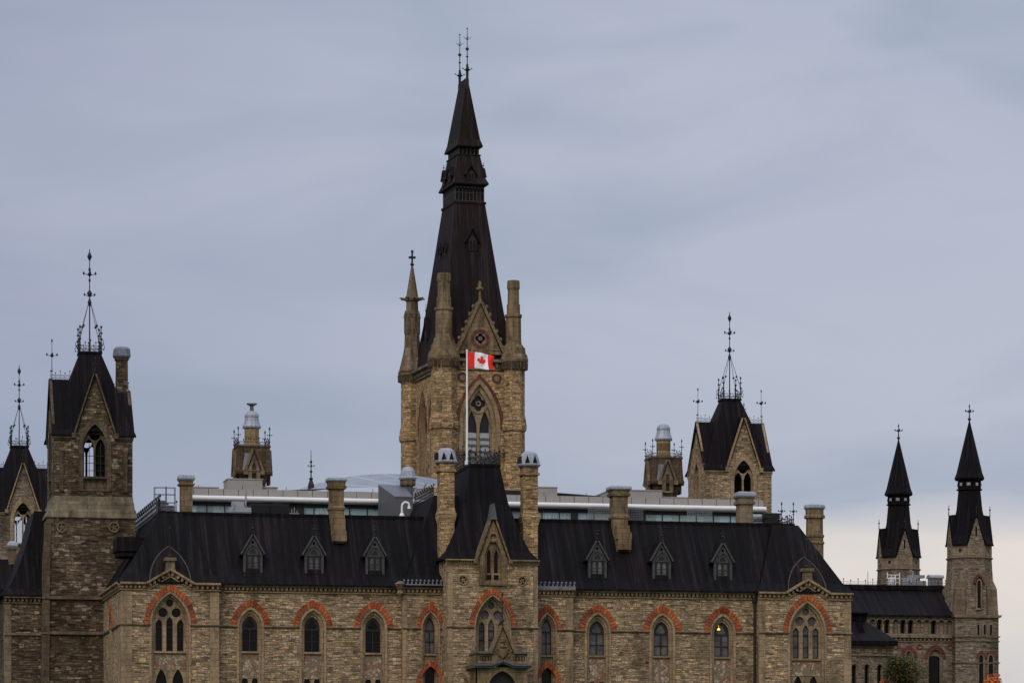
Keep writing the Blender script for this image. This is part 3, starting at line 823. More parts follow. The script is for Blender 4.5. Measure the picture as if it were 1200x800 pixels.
# small metal box dormer on the south slope
bd = MB(); bx0, bx1 = X(139, 2.2), X(164, 2.2); bz0, bz1 = Z(651, 150, 2.2), Z(629, 150, 2.2)
bd.rects([(bz0, bx0, bx1 + .8, 2.2, 5), (bz0 + .35, bx0, bx1 + .8, 2.2, 5), (bz0 + .35, bx0 - .15, bx1 + .8, 2.05, 5), (bz1, bx0 - .1, bx1 + .8, 2.1, 5)]); ob('box_dormer', bd, 'roof', BR)

# --- dormers
def dormer(cx, pane):
    y = .55; z0 = Z(678.5); z1 = Z(654); za = Z(631); zt = Z(671.5)
    hw = .70; ow = .82
    d = MB()
    d.panel([(-hw, zt - .2), (hw, zt - .2), (hw, z1), (ow, z1 + .02), (0, za - .1), (-ow, z1 + .02), (-hw, z1)], [lancet(0, .52, zt - .05, z1 - .12, .74), circ(0, za - .52, .1, 10)], y, y + .14)
    for s in (-1, 1):
        d.rects([(zt - .25, s * .61 - .08, s * .61 + .08, y - .12, y + .02), (z1 - .1, s * .61 - .08, s * .61 + .08, y - .12, y + .02), (z1, s * .62 - .14, s * .62 + .14, y - .16, y + .02)])
    d.ribbon([(-ow, z1 + .03), (0, za)], .12, y - .14, y + .02); d.ribbon([(0, za), (ow, z1 + .03)], .12, y - .143, y + .02)
    A0 = arch(.54, .84, 6); d.ribbon([(x, z1 - .12 + z) for x, z in A0], .06, y - .07, y + .02)
    d.panel(lancet(0, .47, z1 + .02, z1 + .03, .60), [lancet(0, .25, z1 + .1, z1 + .11, .35, 4)], y + .03, y + .1, False)
    o = ob('dormer', d, 'dormer', BR, local=True); o.location = Vector((cx, 0, 0)) - WO[BR.name]
    r = MB()
    r.prism([(-ow - .12, z1 - .02), (-ow + .02, z1 - .1), (0, za - .05), (ow - .02, z1 - .1), (ow + .12, z1 - .02), (0, za + .16)], y - .05, 3.0)
    r.prism([(-hw + .02, zt - .2), (hw - .02, zt - .2), (hw - .02, z1), (-hw + .02, z1)], y + .26, 2.4)
    r.box(-.72, .72, y - .2, y + .5, zt - .55, zt - .22)
    ob('dormer_roof', r, 'roof', o, local=True)
    p = MB(); p.poly([(-.52, y + .12, zt - .05), (.52, y + .12, zt - .05), (.52, y + .12, z1 + .6), (-.52, y + .12, z1 + .6)]); ob('pane', p, pane, o, local=True)
    f = MB()
    hol = [lancet(s * .215, .14, zt + .12, z1 - .30, .3, 4) for s in (-1, 1)]
    f.panel(lancet(0, .52, zt - .05, z1 - .12, .5), hol, y + .06, y + .1, side=False)
    for s in (-1, 1):
        for q in (.33, .66): f.box(s * .2 - .14, s * .2 + .14, y + .07, y + .1, zt + .1 + (z1 - zt - .4) * q - .012, zt + .1 + (z1 - zt - .4) * q + .012)
    ob('frame', f, 'frame', o, local=True)
    f = MB(); f.tube((0, y, za), (0, y, za + .85), .04, .02); f.gem(0, y, za + .5, .13, .12); fleur(f, 0, y, za + .75, .3, .02)
    ob('spike', f, 'iron', o, local=True)
    return o
for px, pane in ((296.3, 'glass_mid'), (368, 'glass_mid'), (439.3, 'glass_mid'), (700, 'glass_pale'), (775.3, 'glass_pale'), (847, 'glass_pale')):
    dormer(X(px, .55), pane)

# --- chimneys
def chimney(px, Y, stages, cap, capmat='lead', extra=None, mat='trim_warm', oct_=False, k=1.17):
    s = S(px, Y)
    secs = [(Z(py, px, Y), w * s / 2 / k) for py, w in stages]
    hw = max(w for _, w in secs)
    m = MB()
    cy = Y + hw; cx = X(px, cy)
    if oct_: m.ngon(cx, cy, [(z, w * 1.12) for z, w in secs])
    else: m.sq(cx, cy, secs)
    if extra:
        for dy, st in extra:
            q = [(Z(py, px, Y), w * s / 2 / k) for py, w in st]
            m.rects([(z, cx - w, cx + w, Y - dy, Y + 2) for z, w in q])
    o = ob('chimney', m, mat, BR)
    c = MB(); q = [(Z(py, px, Y), w * s / 2 / k) for py, w in cap]
    if oct_: c.ngon(cx, cy, [(z, w * 1.12) for z, w in q])
    else: c.sq(cx, cy, q)
    ob('chimney_cap', c, capmat, o)
    return o
chimney(218, 5.2, [(640, 16), (568.5, 16), (568, 21), (566, 22), (565.5, 17), (562, 19)], [(562, 21), (560, 23), (556.5, 21.5), (555.8, 19)])
stA = [(640, 19), (598, 19), (596, 22), (594, 22), (592, 18.5), (572.5, 18.5), (572, 24), (569, 26), (568.5, 22), (563.5, 23)]
chimney(394, 2.7, stA, [(563.5, 25), (562, 27), (559.5, 26), (558.8, 23)], extra=[(.55, [(640, 18.5), (612, 18.5), (604, 16)]), (.95, [(635, 19.5), (625, 19.5), (622, 17)])])
stB = [(650, 21), (608, 21), (606, 24), (604, 24), (602, 21), (581, 21), (580.5, 26), (578, 28), (577.5, 24), (573.5, 25)]
chimney(725, 2.7, stB, [(573.5, 28), (572, 30), (569.5, 29), (568.5, 25)], extra=[(.75, [(650, 19), (626, 19), (616, 17)]), (1.2, [(645, 18), (633, 18), (633, 20), (626, 20), (624, 17)])])
chimney(872.5, 3.6, [(640, 19), (591, 19), (590, 24), (587, 25), (586.5, 20), (582, 22)], [(582, 25), (580, 27), (576.5, 26), (575.5, 21)], mat='trim_grey')
chimney(954.5, 8.6, [(700, 20), (637, 20), (636, 22), (634, 22), (633, 19.5), (629, 19.5), (628, 21.5), (626, 21.5), (625, 19), (607, 18.5), (606, 23), (603, 23), (602, 20), (596, 20)], [(596, 21), (594, 24), (591, 23), (590, 20)], oct_=True, k=1.05)
# the pair flanking the middle pavilion, with domed lead caps
def flank(px, Y, dy):
    st = [(720, 20), (612, 20), (605, 24), (601, 25), (599, 22), (594, 20), (553, 20), (552, 24.5), (550, 25), (549, 20.5), (542.5, 21), (542, 25)]
    st = [(py + dy, w) for py, w in st]
    s = S(px, Y); k = 1.15; cy = Y + 11 * s; cx = X(px, cy)
    m = MB()
    m.sq(cx, cy, [(Z(py, px, Y), w * s / 2 / k) for py, w in st]); o = ob('chimney', m, 'rubble_warm', BR)
    c = MB(); z0, z1 = Z(541.5 + dy, px, Y), Z(524 + dy, px, Y)
    c.ngon(cx, cy, [(z0, 26 * s / 2), (z0 + .12, 28 * s / 2), (z0 + .2, 26.5 * s / 2), (z0 + (z1 - z0) * .55, 23 * s / 2), (z0 + (z1 - z0) * .85, 19 * s / 2), (z1, 12 * s / 2)], rot=pi / 8)
    cap = ob('chimney_cap', c, 'lead', o)
    t = MB()
    for q in (-.28, .28): t.prism([(cx + q - .17, z0 + .22), (cx + q + .17, z0 + .22), (cx + q, z0 + .75)], cy - 26 * s / 2 * .99, cy)
    for q in (-.28, .28):
        t.xf = lambda x, y, z: (cx + (y - cy), cy - (x - cx), z)
        t.prism([(cx + q - .17, z0 + .22), (cx + q + .17, z0 + .22), (cx + q, z0 + .75)], cy - 26 * s / 2 * .99, cy)
    ob('lucarne', t, 'roof_brown', o)
flank(522.5, -.5, 0); flank(620, 1.0, 4)

# --- projecting entrance porch with its balcony
yF = -5.4; pcx = X(588.5, yF); pz = lambda py: Z(py, 588, yF); ps = S(588, yF)
po = MB()
hw = 30 * ps
po.panel([(pcx - hw, G), (pcx + hw, G), (pcx + hw, pz(781)), (pcx - hw, pz(781))], [lancet(pcx, 1.05, G + .1, pz(808), pz(785.5) - pz(808))], yF, yF + .5)
po.poly([(pcx - hw, yF, G), (pcx - hw, yC, G), (pcx - hw, yC, pz(781)), (pcx - hw, yF, pz(781))]); po.poly([(pcx + hw, yF, G), (pcx + hw, yC, G), (pcx + hw, yC, pz(781)), (pcx + hw, yF, pz(781))])
A2 = arch(1.05, pz(785.5) - pz(808), 8); po.ribbon([(pcx + x, pz(808) + z) for x, z in A2], .16, yF - .07, yF + .1)
ob('porch', po, 'trim_warm', BR)
pd = MB(); pd.poly([(pcx - 1.2, yF + .45, G), (pcx + 1.2, yF + .45, G), (pcx + 1.2, yF + .45, pz(784)), (pcx - 1.2, yF + .45, pz(784))]); ob('doorway', pd, 'frame', BR)
bl_ = MB()
gz0, gz1 = pz(765), pz(735)
bl_.panel([(pcx - hw, pz(777)), (pcx + hw, pz(777)), (pcx + hw, pz(766)), (pcx + 13 * ps, pz(766)), (pcx + 13 * ps, gz0), (pcx, gz1), (pcx - 13 * ps, gz0), (pcx - 13 * ps, pz(766)), (pcx - hw, pz(766))],
          [rect(pcx + s * 20 * ps - .42, pcx + s * 20 * ps + .42, pz(774), pz(768.5)) for s in (-1, 1)], yF - .1, yF + .25)
for s in (-1, 1):
    for i in range(4):
        x = pcx + s * 20 * ps - .32 + .21 * i; bl_.box(x - .05, x + .05, yF - .06, yF + .2, pz(773.5), pz(769)); 
    bl_.box(pcx + s * 20 * ps - .44, pcx + s * 20 * ps + .44, yF + .12, yF + .24, pz(775), pz(768))
bl_.poly([(pcx - hw, yF - .1, pz(777)), (pcx - hw, yC, pz(777)), (pcx - hw, yC, pz(766)), (pcx - hw, yF - .1, pz(766))])
# carved shield with leaves
bl_.prism([(pcx - .3, pz(760)), (pcx + .3, pz(760)), (pcx + .3, pz(766)), (pcx, pz(771)), (pcx - .3, pz(766))], yF - .28, yF)
bl_.gem(pcx, yF - .15, pz(757), .22, .22); bl_.ngon(pcx, yF - .12, [(pz(752), .16), (pz(748), .2), (pz(745), .05)], 6)
for i in range(26):
    a = random.uniform(0, 2 * pi); r = random.uniform(.35, .68)
    bl_.gem(pcx + r * cos(a), yF - .13, pz(764) + r * .75 * sin(a), .1, .12)
ob('balcony', bl_, 'trim_warm', BR)
lg = MB()
def moulding(zt, e, th):
    lg.box(pcx - hw - e, pcx - 13 * ps, yF - .3 - e, yC, zt - th, zt); lg.box(pcx + 13 * ps, pcx + hw + e, yF - .3 - e, yC, zt - th, zt)
moulding(pz(763), .05, .16)
for k, (a, b) in enumerate((((pcx - hw - .25, pz(780)), (pcx - .85, pz(780))), ((pcx - .85, pz(780)), (pcx, pz(775))), ((pcx, pz(775)), (pcx + .85, pz(780))), ((pcx + .85, pz(780)), (pcx + hw + .25, pz(780))))):
    lg.ribbon([a, b], .14, yF - .5 - .003 * k, yC); lg.ribbon([(a[0], a[1] - .13), (b[0], b[1] - .13)], .12, yF - .35 - .003 * k, yC)
ob('ledge', lg, 'lead_dark', BR)
pc = MB(); pc.ribbon([(pcx - 13.6 * ps, gz0), (pcx, gz1 + .1)], .16, yF - .3, yF + .4); pc.ribbon([(pcx, gz1 + .1), (pcx + 13.6 * ps, gz0)], .16, yF - .303, yF + .4)
ob('gable_coping', pc, 'trim_warm', BR)
ps_ = MB(); z0 = gz1 + .1
ps_.ngon(pcx, yF, [(z0 - .2, .12), (z0 + .3, .09), (z0 + .35, .2), (z0 + .5, .16), (z0 + .55, .07), (z0 + 2.1, .03)], 6); fleur(ps_, pcx, yF, z0 + 1.75, .36, .03); ps_.gem(pcx, yF, z0 + 2.3, .09, .25)
ob('spike', ps_, 'iron', BR)

# warm lamp seen through the northmost of the plain windows
lx = X(842.3, .36); lz = Z(737, 842, .36)
l = MB(); l.ngon(0, 0, [(-.06, .09), (.0, .13), (.05, .08), (.10, .03)], 10); l.tube((0, 0, .1), (0, 0, .32), .012, .012, 4)
lo = ob('hanging_lamp', l, 'lamp', at=None, local=True); lo.location = (lx, .40, lz)
tag(lo, 'small lit yellow lamp glowing at the head of a pointed window', 'lamp')
# ------------------------------------------------------------------ flagpole and flag
fy = 1.6; fx = X(547.2, fy)
fp = MB(); z0 = ztc + .2; z1 = Z(412, 547, fy)
fp.ngon(fx, fy, [(z0, .16), (z0 + .3, .16), (z0 + .3, .085), (z1, .06)], 10); fp.gem(fx, fy, z1 + .06, .11, .12)
o = ob('flagpole', fp, 'white', at=(fx, fy, z0), smooth=False); tag(o, 'tall slim white flagpole on top of the dark middle pavilion roof', 'flagpole')
fw, fh = 32.5 * S(563, fy), 18.5 * S(563, fy)
ftop = Z(412.8, 548, fy)
def wave(u, v):                       # u along the fly 0..1, v up 0..1
    y = .16 * sin(u * 7.5 + v * 1.4) * min(1, u * 3) + .07 * sin(u * 15 - v * 3) * u
    fold = max(0, u - .84)
    x = u * fw - fold * .1 * fw - .06 * fw * u * sin(v * 3) * u
    z = v * fh - fh - .10 * fh * u * u + .04 * fh * sin(u * 6.3 + .4) - fold * (1 - v) * -.6 * fh * .4 - fold * .8 * v * fh
    return (x, y, z)
fl_ = MB(); NU, NV = 64, 24
fl_.add([wave(i / NU, j / NV) for j in range(NV + 1) for i in range(NU + 1)], [])
for j in range(NV):
    for i in range(NU):
        fl_.f.append([j * (NU + 1) + i, j * (NU + 1) + i + 1, (j + 1) * (NU + 1) + i + 1, (j + 1) * (NU + 1) + i]); fl_.mi.append(0 if NU * .25 <= i < NU * .75 else 1)
fo = ob('flag', fl_, ['flag_white', 'flag_red'], local=True, smooth=True); fo.location = (fx + .09, fy, ftop)
tag(fo, 'red and white flag with a red maple leaf flying from the white pole', 'flag')
sol = fo.modifiers.new('cloth', 'SOLIDIFY'); sol.thickness = .012; sol.offset = 0
half = [(0, 1.0), (.11, .80), (.16, .76), (.27, .82), (.21, .42), (.27, .36), (.45, .56), (.52, .45), (.72, .49), (.65, .31), (.69, .24), (.78, .19), (.42, -.12), (.40, -.17), (.44, -.30), (.06, -.24), (.035, -.27), (.045, -.62)]
leaf = half + [(-x, z) for x, z in half[::-1][:-1]]
lm = MB(); pts = [(.5 + x * .235, .45 + z * .40) for x, z in leaf]
dense = []
for a, b in zip(pts, pts[1:] + pts[:1]):
    for t in (0, .5): dense.append((a[0] + (b[0] - a[0]) * t, a[1] + (b[1] - a[1]) * t))
grid = [(i / 40, j / 24) for i in range(10, 31) for j in range(1, 24)]
from mathutils.geometry import delaunay_2d_cdt
vs, es, fs, *_ = delaunay_2d_cdt([Vector(q) for q in dense] , [], [list(range(len(dense)))], 1, 1e-6)
for off in (-.022, .022):
    # split triangles so that the leaf follows the folds
    base = len(lm.v)
    tri = [[tuple(vs[i]) for i in f] for f in fs]
    for _ in range(2):
        nt_ = []
        for a, b, c in tri:
            ab, bc, ca = [((p[0] + q[0]) / 2, (p[1] + q[1]) / 2) for p, q in ((a, b), (b, c), (c, a))]
            nt_ += [[a, ab, ca], [ab, b, bc], [ca, bc, c], [ab, bc, ca]]
        tri = nt_
    for t in tri:
        lm.add([(w[0], w[1] + off, w[2]) for w in (wave(*q) for q in t)], [[0, 1, 2]])
ob('maple_leaf', lm, 'flag_red', fo, local=True)

# ------------------------------------------------------------------ gabled stone towers
def gabled_tower(px, Y, pyE, label, rub, trimm, W=6.3, lower=None, ridgeR=0.0, group='gabled stone towers with tall iron finials', gx=0.0, chim=False, base_z=G, roofm='roof', glazed=False):
    h = W / 2; cx = X(px, Y + h); ze = Z(pyE, px, Y)
    R_ = thing('gabled_tower', label, 'tower', (cx, Y + h, base_z), 0, group)
    cy = Y + h
    zb_ = ze - 4.75                                            # belfry floor
    a = 1.42; za = 4.35
    ow, oz0, os_ = .88, -3.2, -1.0
    tracery = [lancet(s * .43, .36, oz0, os_ - .1, .75) for s in (-1, 1)] + [circ(0, os_ + .95, .42, 14)]
    def face(mb, xf, gable, proud=0.0, gx=0.0, za=za):
        mb.xf = xf
        gw_ = a if gable == 'dormer' else h - .05
        ol = [(-h, zb_ - ze), (h, zb_ - ze), (h, 0), (gx + gw_, 0), (gx, za), (gx - gw_, 0), (-h, 0)]
        if gable != 'dormer': ol = [(-h, zb_ - ze), (h, zb_ - ze), (h, 0), (gx, za), (-h, 0)]
        mb.panel(ol, [lancet(gx, 1.22, oz0 - 1.1, os_, 2.35)], -h - proud, -h + .5, False)
        mb.xf = None
    w = MB()
    dirs = [0, pi / 2, pi, -pi / 2]
    for k, ang in enumerate(dirs):
        ca, sa = cos(ang), sin(ang)
        xf = lambda x, y, z, ca=ca, sa=sa: (cx + x * ca - y * sa, cy + x * sa + y * ca, ze + z)
        gk = gx if k == 0 else 0.0
        t = MB(); c = MB()
        face(w, xf, 'dormer' if k in (0, 2) else 'full', 0.0, gk, za + (ridgeR if k == 1 else 0))
        t.xf = xf
        t.panel(lancet(gk, 1.22, oz0 - 1.1, os_, 2.35), [lancet(gk, ow, oz0 - 1.0, os_, 1.72)], -h - .06, -h + .2)
        t.panel(lancet(gk, ow + .02, oz0 - 1.05, os_, 1.74), [[(x + gk, z) for x, z in q] for q in tracery], -h + .2, -h + .5)
        t.box(gk - ow, gk + ow, -h - .12, -h + .1, oz0 - .16, oz0)
        for s in (-1, 1): t.prism([(gk + s * .42 + x, oz0 - 1.0 + z) for x, z in arch(.3, .6, 4)], -h + .1, -h + .19)
        c.xf = xf
        gw_ = a if k in (0, 2) else h - .05
        for s in (-1, 1):
            ln = [(gk + s * (gw_ + .12), -.2), (gk, za + .12 + (ridgeR if k == 1 else 0))]
            if s == 1: ln = ln[::-1]
            if k in (0, 2): c.ribbon(ln, .13, -h - .2 - .003 * (s + 1), -h + .2)
            else: c.ribbon(ln, -.2, -h - .1 - .003 * (s + 1), -h + .1)
        for s in (-1, 1):
            if k in (0, 2): c.box(gk + s * (gw_ + .16) - .17, gk + s * (gw_ + .16) + .17, -h - .3, -h + .1, -.36, .02)
        if k in (0, 2):
            e = .3
            for q0, q1 in ((-h - .05, gk - a - .3), (gk + a + .3, h + .05)):
                c.box(q0, q1, -h - .2, -h + .1, -.36, -.16); c.box(q0, q1, -h - .1, -h + .1, -.5, -.36)
            for s in (-1, 1): c.rects([(zb_ - ze + .4, s * (h - .55) - .15, s * (h - .55) + .15, -h - .12, -h + .1), (-1.5, s * (h - .55) - .15, s * (h - .55) + .15, -h - .12, -h + .1), (-1.3, s * (h - .55) - .21, s * (h - .55) + .21, -h - .15, -h + .1), (-1.1, s * (h - .55) - .19, s * (h - .55) + .19, -h - .03, -h + .1)])
        ob('belfry_window', t, trimm, R_); ob('gable_coping', c, trimm, R_)
    ob('wall', w, rub, R_)
    lo = MB()
    if lower: lower(lo, cx, cy, ze, zb_, h)
    else: lo.rects([(base_z, cx - h - .1, cx + h + .1, cy - h - .1, cy + h + .1), (zb_ + .02, cx - h - .1, cx + h + .1, cy - h - .1, cy + h + .1)])
    ob('shaft', lo, rub, R_)
    r = MB(); E = .25
    zt_ = ze + 6.3; tw = .80
    secs = [(ze - .28, h + E, 0), (ze - .12, h + E, 0), (ze + .55, h - .1, 0), (ze + 4.4, 1.52, 0), (zt_, tw, 0)]
    # corner parts of the flared eaves stop short of the gables on the flanks
    r.sq(cx, cy, [(ze + .2, h - .02), (ze + 4.4, 1.52), (zt_, tw)])
    r.sq(cx, cy, [(zt_, tw + .08), (zt_ + .18, tw + .08)])
    # ridge roof running across, a little steeper than the eaves
    for s, rz in ((-1, 4.4), (1, 4.4 + ridgeR)):
        x0, x1 = (cx - h - .16, cx) if s < 0 else (cx, cx + h + .16)
        r.loft([[(x, cy - h + .1, ze - .05), (x, cy - h + .38, ze + .5), (x, cy, ze + rz), (x, cy + h - .38, ze + .5), (x, cy + h - .1, ze - .05), (x, cy, ze + rz - .5)] for x in (x0, x1)])
    for s in (-1, 1):                                        # flared corner eaves
        for q0, q1 in ((-h - E, gx - a - .2), (gx + a + .2, h + E)):
            r.loft([[(cx + q0, cy + s * (h + E), ze - .24), (cx + q1, cy + s * (h + E), ze - .24), (cx + q1, cy + s * (h + E), ze - .1), (cx + q0, cy + s * (h + E), ze - .1)],
                    [(cx + q0 + (E if q0 < -h else 0), cy + s * (h - .3), ze + .15), (cx + q1 - (E if q1 > h else 0), cy + s * (h - .3), ze + .15), (cx + q1 - (E if q1 > h else 0), cy + s * (h - .3), ze + .62), (cx + q0 + (E if q0 < -h else 0), cy + s * (h - .3), ze + .62)]])
    # gable roofs front and back
    for s in (-1, 1):
        g_ = [(gx - a - .1, -.1), (gx, za + .32), (gx + a + .1, -.1), (gx, za)]
        r.loft([[(cx + x, y, ze + z) for x, z in g_] for y in ((cy + s * (h + .2)), cy + s * 1.2)])
    ob('roof', r, roofm, R_)
    f = MB(); z0 = zt_ + .18; T = 7.7
    f.tube((cx, cy, z0), (cx, cy, z0 + T), .055, .03, 6)
    for sx, sy in ((-1, -1), (1, -1), (1, 1), (-1, 1)):
        qx, qy = cx + sx * tw, cy + sy * tw
        f.tube((qx, qy, z0), (qx, qy, z0 + 1.75), .045, .03, 5)
        for q in (.45, .95, 1.4): f.gem(qx, qy, z0 + q, .13, .13)
        f.gem(qx, qy, z0 + 1.85, .1, .16)
        f.tube((qx, qy, z0 + .9), (cx + sx * .1, cy + sy * .1, z0 + 3.7), .028, .022, 4)
        f.gem(cx + sx * tw * .62, cy + sy * tw * .62, z0 + 2.0, .12, .13)
        for b, e_ in ((.35, .28), (.75, .22)):
            pts = [(qx + sx * e_ * (1 - cos(i * pi / 3)) * .5 * .9, qy, z0 + b + e_ * .7 * sin(i * pi / 3)) for i in range(5)]
            f.path(pts, .025, 3); f.gem(*pts[-1], .07, .07)
            pts = [(qx, qy + sy * e_ * (1 - cos(i * pi / 3)) * .5 * .9, z0 + b + e_ * .7 * sin(i * pi / 3)) for i in range(5)]
            f.path(pts, .025, 3); f.gem(*pts[-1], .07, .07)
    for (ax, ay), (bx, by) in (((-1, -1), (1, -1)), ((1, -1), (1, 1)), ((1, 1), (-1, 1)), ((-1, 1), (-1, -1))):
        cresting(f, (cx + ax * tw, cy + ay * tw, z0), (cx + bx * tw, cy + by * tw, z0), .85, .4, .025)
    f.gem(cx, cy, z0 + 3.8, .16, .45)
    fleur(f, cx, cy, z0 + 4.35, .62, .04); f.gem(cx, cy, z0 + 4.5, .22, .32)
    fleur(f, cx, cy, z0 + 5.95, .72, .035); f.gem(cx, cy, z0 + 5.5, .1, .2); f.gem(cx, cy, z0 + 6.3, .1, .3)
    f.gem(cx, cy, z0 + 7.3, .19, .42); f.gem(cx, cy, z0 + 7.75, .05, .15)
    ob('iron_finial', f, 'iron', R_)
    cr = MB()
    cresting(cr, (cx - h, cy, ze + 4.4), (cx - 1.5, cy, ze + 4.4), .62, .36, .02); ob('cresting', cr, 'iron', R_)
    cr = MB(); cresting(cr, (cx + 1.5, cy, ze + 4.4 + ridgeR), (cx + h, cy, ze + 4.4 + ridgeR), .62, .36, .02); ob('cresting', cr, 'iron', R_)
    fs_ = [(cx - h + .1, cy, ze + 4.4, 2.9, .03, .62)] + ([] if chim else [(cx + h - .1, cy, ze + 4.4, 2.9, .03, .62)]) + [(cx + gx, cy + s * (h + .1), ze + za + .2, 1.1, .05, .3) for s in (-1, 1)]
    for q in fs_:
        cr = MB(); small_finial(cr, *q); ob('ridge_finial', cr, 'iron', R_)
    if chim:
        m = MB(); chx, chy = cx + h - .48, cy + .3
        m.sq(chx, chy, [(ze - .2, .46), (ze + 6.0, .42), (ze + 6.0, .5), (ze + 6.15, .5)])
        o = ob('chimney', m, 'rubble_dark', R_)
        q = MB(); q.ngon(chx, chy, [(ze + 6.15, .62), (ze + 6.3, .72), (ze + 6.85, .66), (ze + 7.0, .5)], 8); ob('chimney_cap', q, 'lead_mid', o)
    if glazed:
        m = MB()
        for s in (-1, 1): m.box(cx + s * .43 - .03, cx + s * .43 + .03, cy - h + .3, cy - h + .36, ze + oz0, ze - .6)
        for q in (.5, 1.1, 1.7): m.box(cx - .8, cx + .8, cy - h + .3, cy - h + .36, ze + oz0 + q, ze + oz0 + q + .05)
        ob('frame', m, 'white', R_)
    return R_, cx, cy, ze

def left_shaft(lo, cx, cy, ze, zb_, h):
    z1 = zb_ - 1.6
    lo.rects([(G, cx - h - .9, cx + h + .3, cy - h - .3, cy + h + .3), (z1, cx - h - .5, cx + h + .2, cy - h - .2, cy + h + .2)])
T1, t1x, t1y, t1z = gabled_tower(105, 12.9, 508, 'soot blackened gabled tower with a pale sloped ledge and a chimney beside its roof', 'rubble_dark', 'trim_soot', W=5.9, lower=left_shaft, ridgeR=-.75, gx=.12, chim=True)
zb1 = t1z - 4.75; hh = 2.95
sk = MB()
sk.rects([(z, t1x - q - e, t1x + q, t1y - q, t1y + q) for z, q, e in ((zb1 - 1.62, hh + .30, .30), (zb1 - 1.55, hh + .34, .30), (zb1 - .95, hh + .22, .15), (zb1 - .93, hh + .16, .12), (zb1 - .35, hh + .08, .03), (zb1 - .33, hh + .05, 0), (zb1 + .05, hh + .02, 0))])
ob('sloped_ledge', sk, 'trim_pale', T1)
st = MB()
for py in (700, 741):
    z = Z(py, 100, 12.6); st.rects([(z - .14, t1x - hh - .95, t1x + hh + .4, t1y - hh - .45, t1y + hh + .4), (z + .1, t1x - hh - .85, t1x + hh + .32, t1y - hh - .36, t1y + hh + .35)])
ob('string_course', st, 'trim_soot', T1)
bt = MB(); bx = t1x - hh
bt.rects([(G, bx - 1.05, bx - .45, t1y - hh - .45, t1y - hh + .6), (zb1 - 5.0, bx - .85, bx - .3, t1y - hh - .35, t1y - hh + .5), (zb1 - 2.0, bx - .66, bx - .2, t1y - hh - .28, t1y - hh + .4), (zb1 - 1.5, bx - .45, bx - .2, t1y - hh - .2, t1y - hh + .3)])
ob('buttress', bt, 'trim_soot', T1)
for px in (73, 134):
    rosette(T1, X(px, 12.4), t1y - hh - .24, Z(617, px, 12.4), .42, 'trim_dark')
fr = MB()
for q in (.45, 1.0, 1.55): fr.box(t1x + .15 - .79, t1x + .15 + .79, t1y - hh + .3, t1y - hh + .36, t1z - 3.2 + q, t1z - 3.2 + q + .04)
for s in (-1, 1): fr.box(t1x + .15 + s * .43 - .025, t1x + .15 + s * .43 + .025, t1y - hh + .3, t1y - hh + .36, t1z - 3.2, t1z - .7)
ob('frame', fr, 'iron', T1)
sc_ = MB(); px_ = t1x + .15
sc_.box(px_ + .05, px_ + .8, t1y - hh + .5, t1y - hh + .56, t1z - 3.2, t1z - .2)  # dark sheet stands in for the unlit belfry interior behind the right lancet
ob('dark_interior_sheet', sc_, 'roof', T1)

gabled_tower(855, 52.5, 548, 'brown gabled tower standing alone behind the glass roofed hall near a chimney turret', 'rubble', 'trim', W=6.1, gx=.45)
gabled_tower(22.5, 92, 597, 'far gabled tower with white belfry frames, partly hidden by the soot blackened tower', 'rubble_grey', 'trim', W=7.0, gx=.1, glazed=True)

# ------------------------------------------------------------------ the tall spire tower
Ym = 60.0; sM = S(562, Ym); zM = lambda py: Z(py, 562, Ym)
L2, W2 = 5.5, 3.35
ang = radians(4)
mx = X(562, Ym) + L2 * sin(ang) * -1; my = Ym + L2
MT = thing('spire_tower', 'tallest tower with a two stage brown metal spire, corner turrets and crocketed gable', 'tower', (mx, my, G), ang)
def mz(py): return zM(py) - G
def ms(py): return Z(py, 553, Ym + 4.5) - G      # rows of the spire, whose faces stand farther back
w = MB()
zc = mz(424); zbelt = mz(503)
bw, bh = 29 * sM, mz(443) - mz(500)
zsp = mz(500)
for k, (hw_, hl) in enumerate(((W2, L2), (L2, W2), (W2, L2), (L2, W2))):
    a_ = [0, -pi / 2, pi, pi / 2][k]; ca, sa = cos(a_), sin(a_)
    w.xf = lambda x, y, z, ca=ca, sa=sa: (x * ca - y * sa, x * sa + y * ca, z)
    if k in (0, 2):
        w.panel([(-hw_, 0), (hw_, 0), (hw_, zc), (-hw_, zc)], [lancet(0, bw - .3, zsp - 6.5, zsp, bh)], -hl, -hl + .8, False)
    else:
        w.panel([(-hw_, 0), (hw_, 0), (hw_, zc), (-hw_, zc)], [lancet(q, 1.2, zsp - 6.5, zsp, bh * .85) for q in (-1.9, 1.9)], -hl, -hl + .8, False)
w.xf = None
ob('wall', w, 'rubble_warm', MT, local=True)
op = [lancet(s * .62, .50, -5.8, -.35, 1.85) for s in (-1, 1)] + [foil(0, 2.15, .74, 4, 6, 0)]
bwin = gothic_window(MT, (0, -L2, zsp), bw - .3, bh, .72, bh * .76, -6.45, .45, op, brick=(bw + .02, bh + .32, 14), brick_mat='redstone_dark', trim='trim', pane='louvre', local=True, name='belfry_window')
lv = MB()
for i in range(9):
    z = -5.6 + i * .58
    for s in (-1, 1):
        lv.loft([[(s * .6 - .44, .50, z), (s * .6 + .44, .50, z), (s * .6 + .44, .72, z + .5), (s * .6 - .44, .72, z + .5)], [(s * .6 - .44, .47, z + .05), (s * .6 + .44, .47, z + .05), (s * .6 + .44, .70, z + .55), (s * .6 - .44, .70, z + .55)]])
    for s in (-1, 1):
        for j in range(5): lv.prism([(s * .6 - .36 + .18 * j - .07, z), (s * .6 - .36 + .18 * j + .07, z), (s * .6 - .36 + .18 * j, z - .12)], .46, .5)
ob('louvre', lv, 'louvre', bwin, local=True)
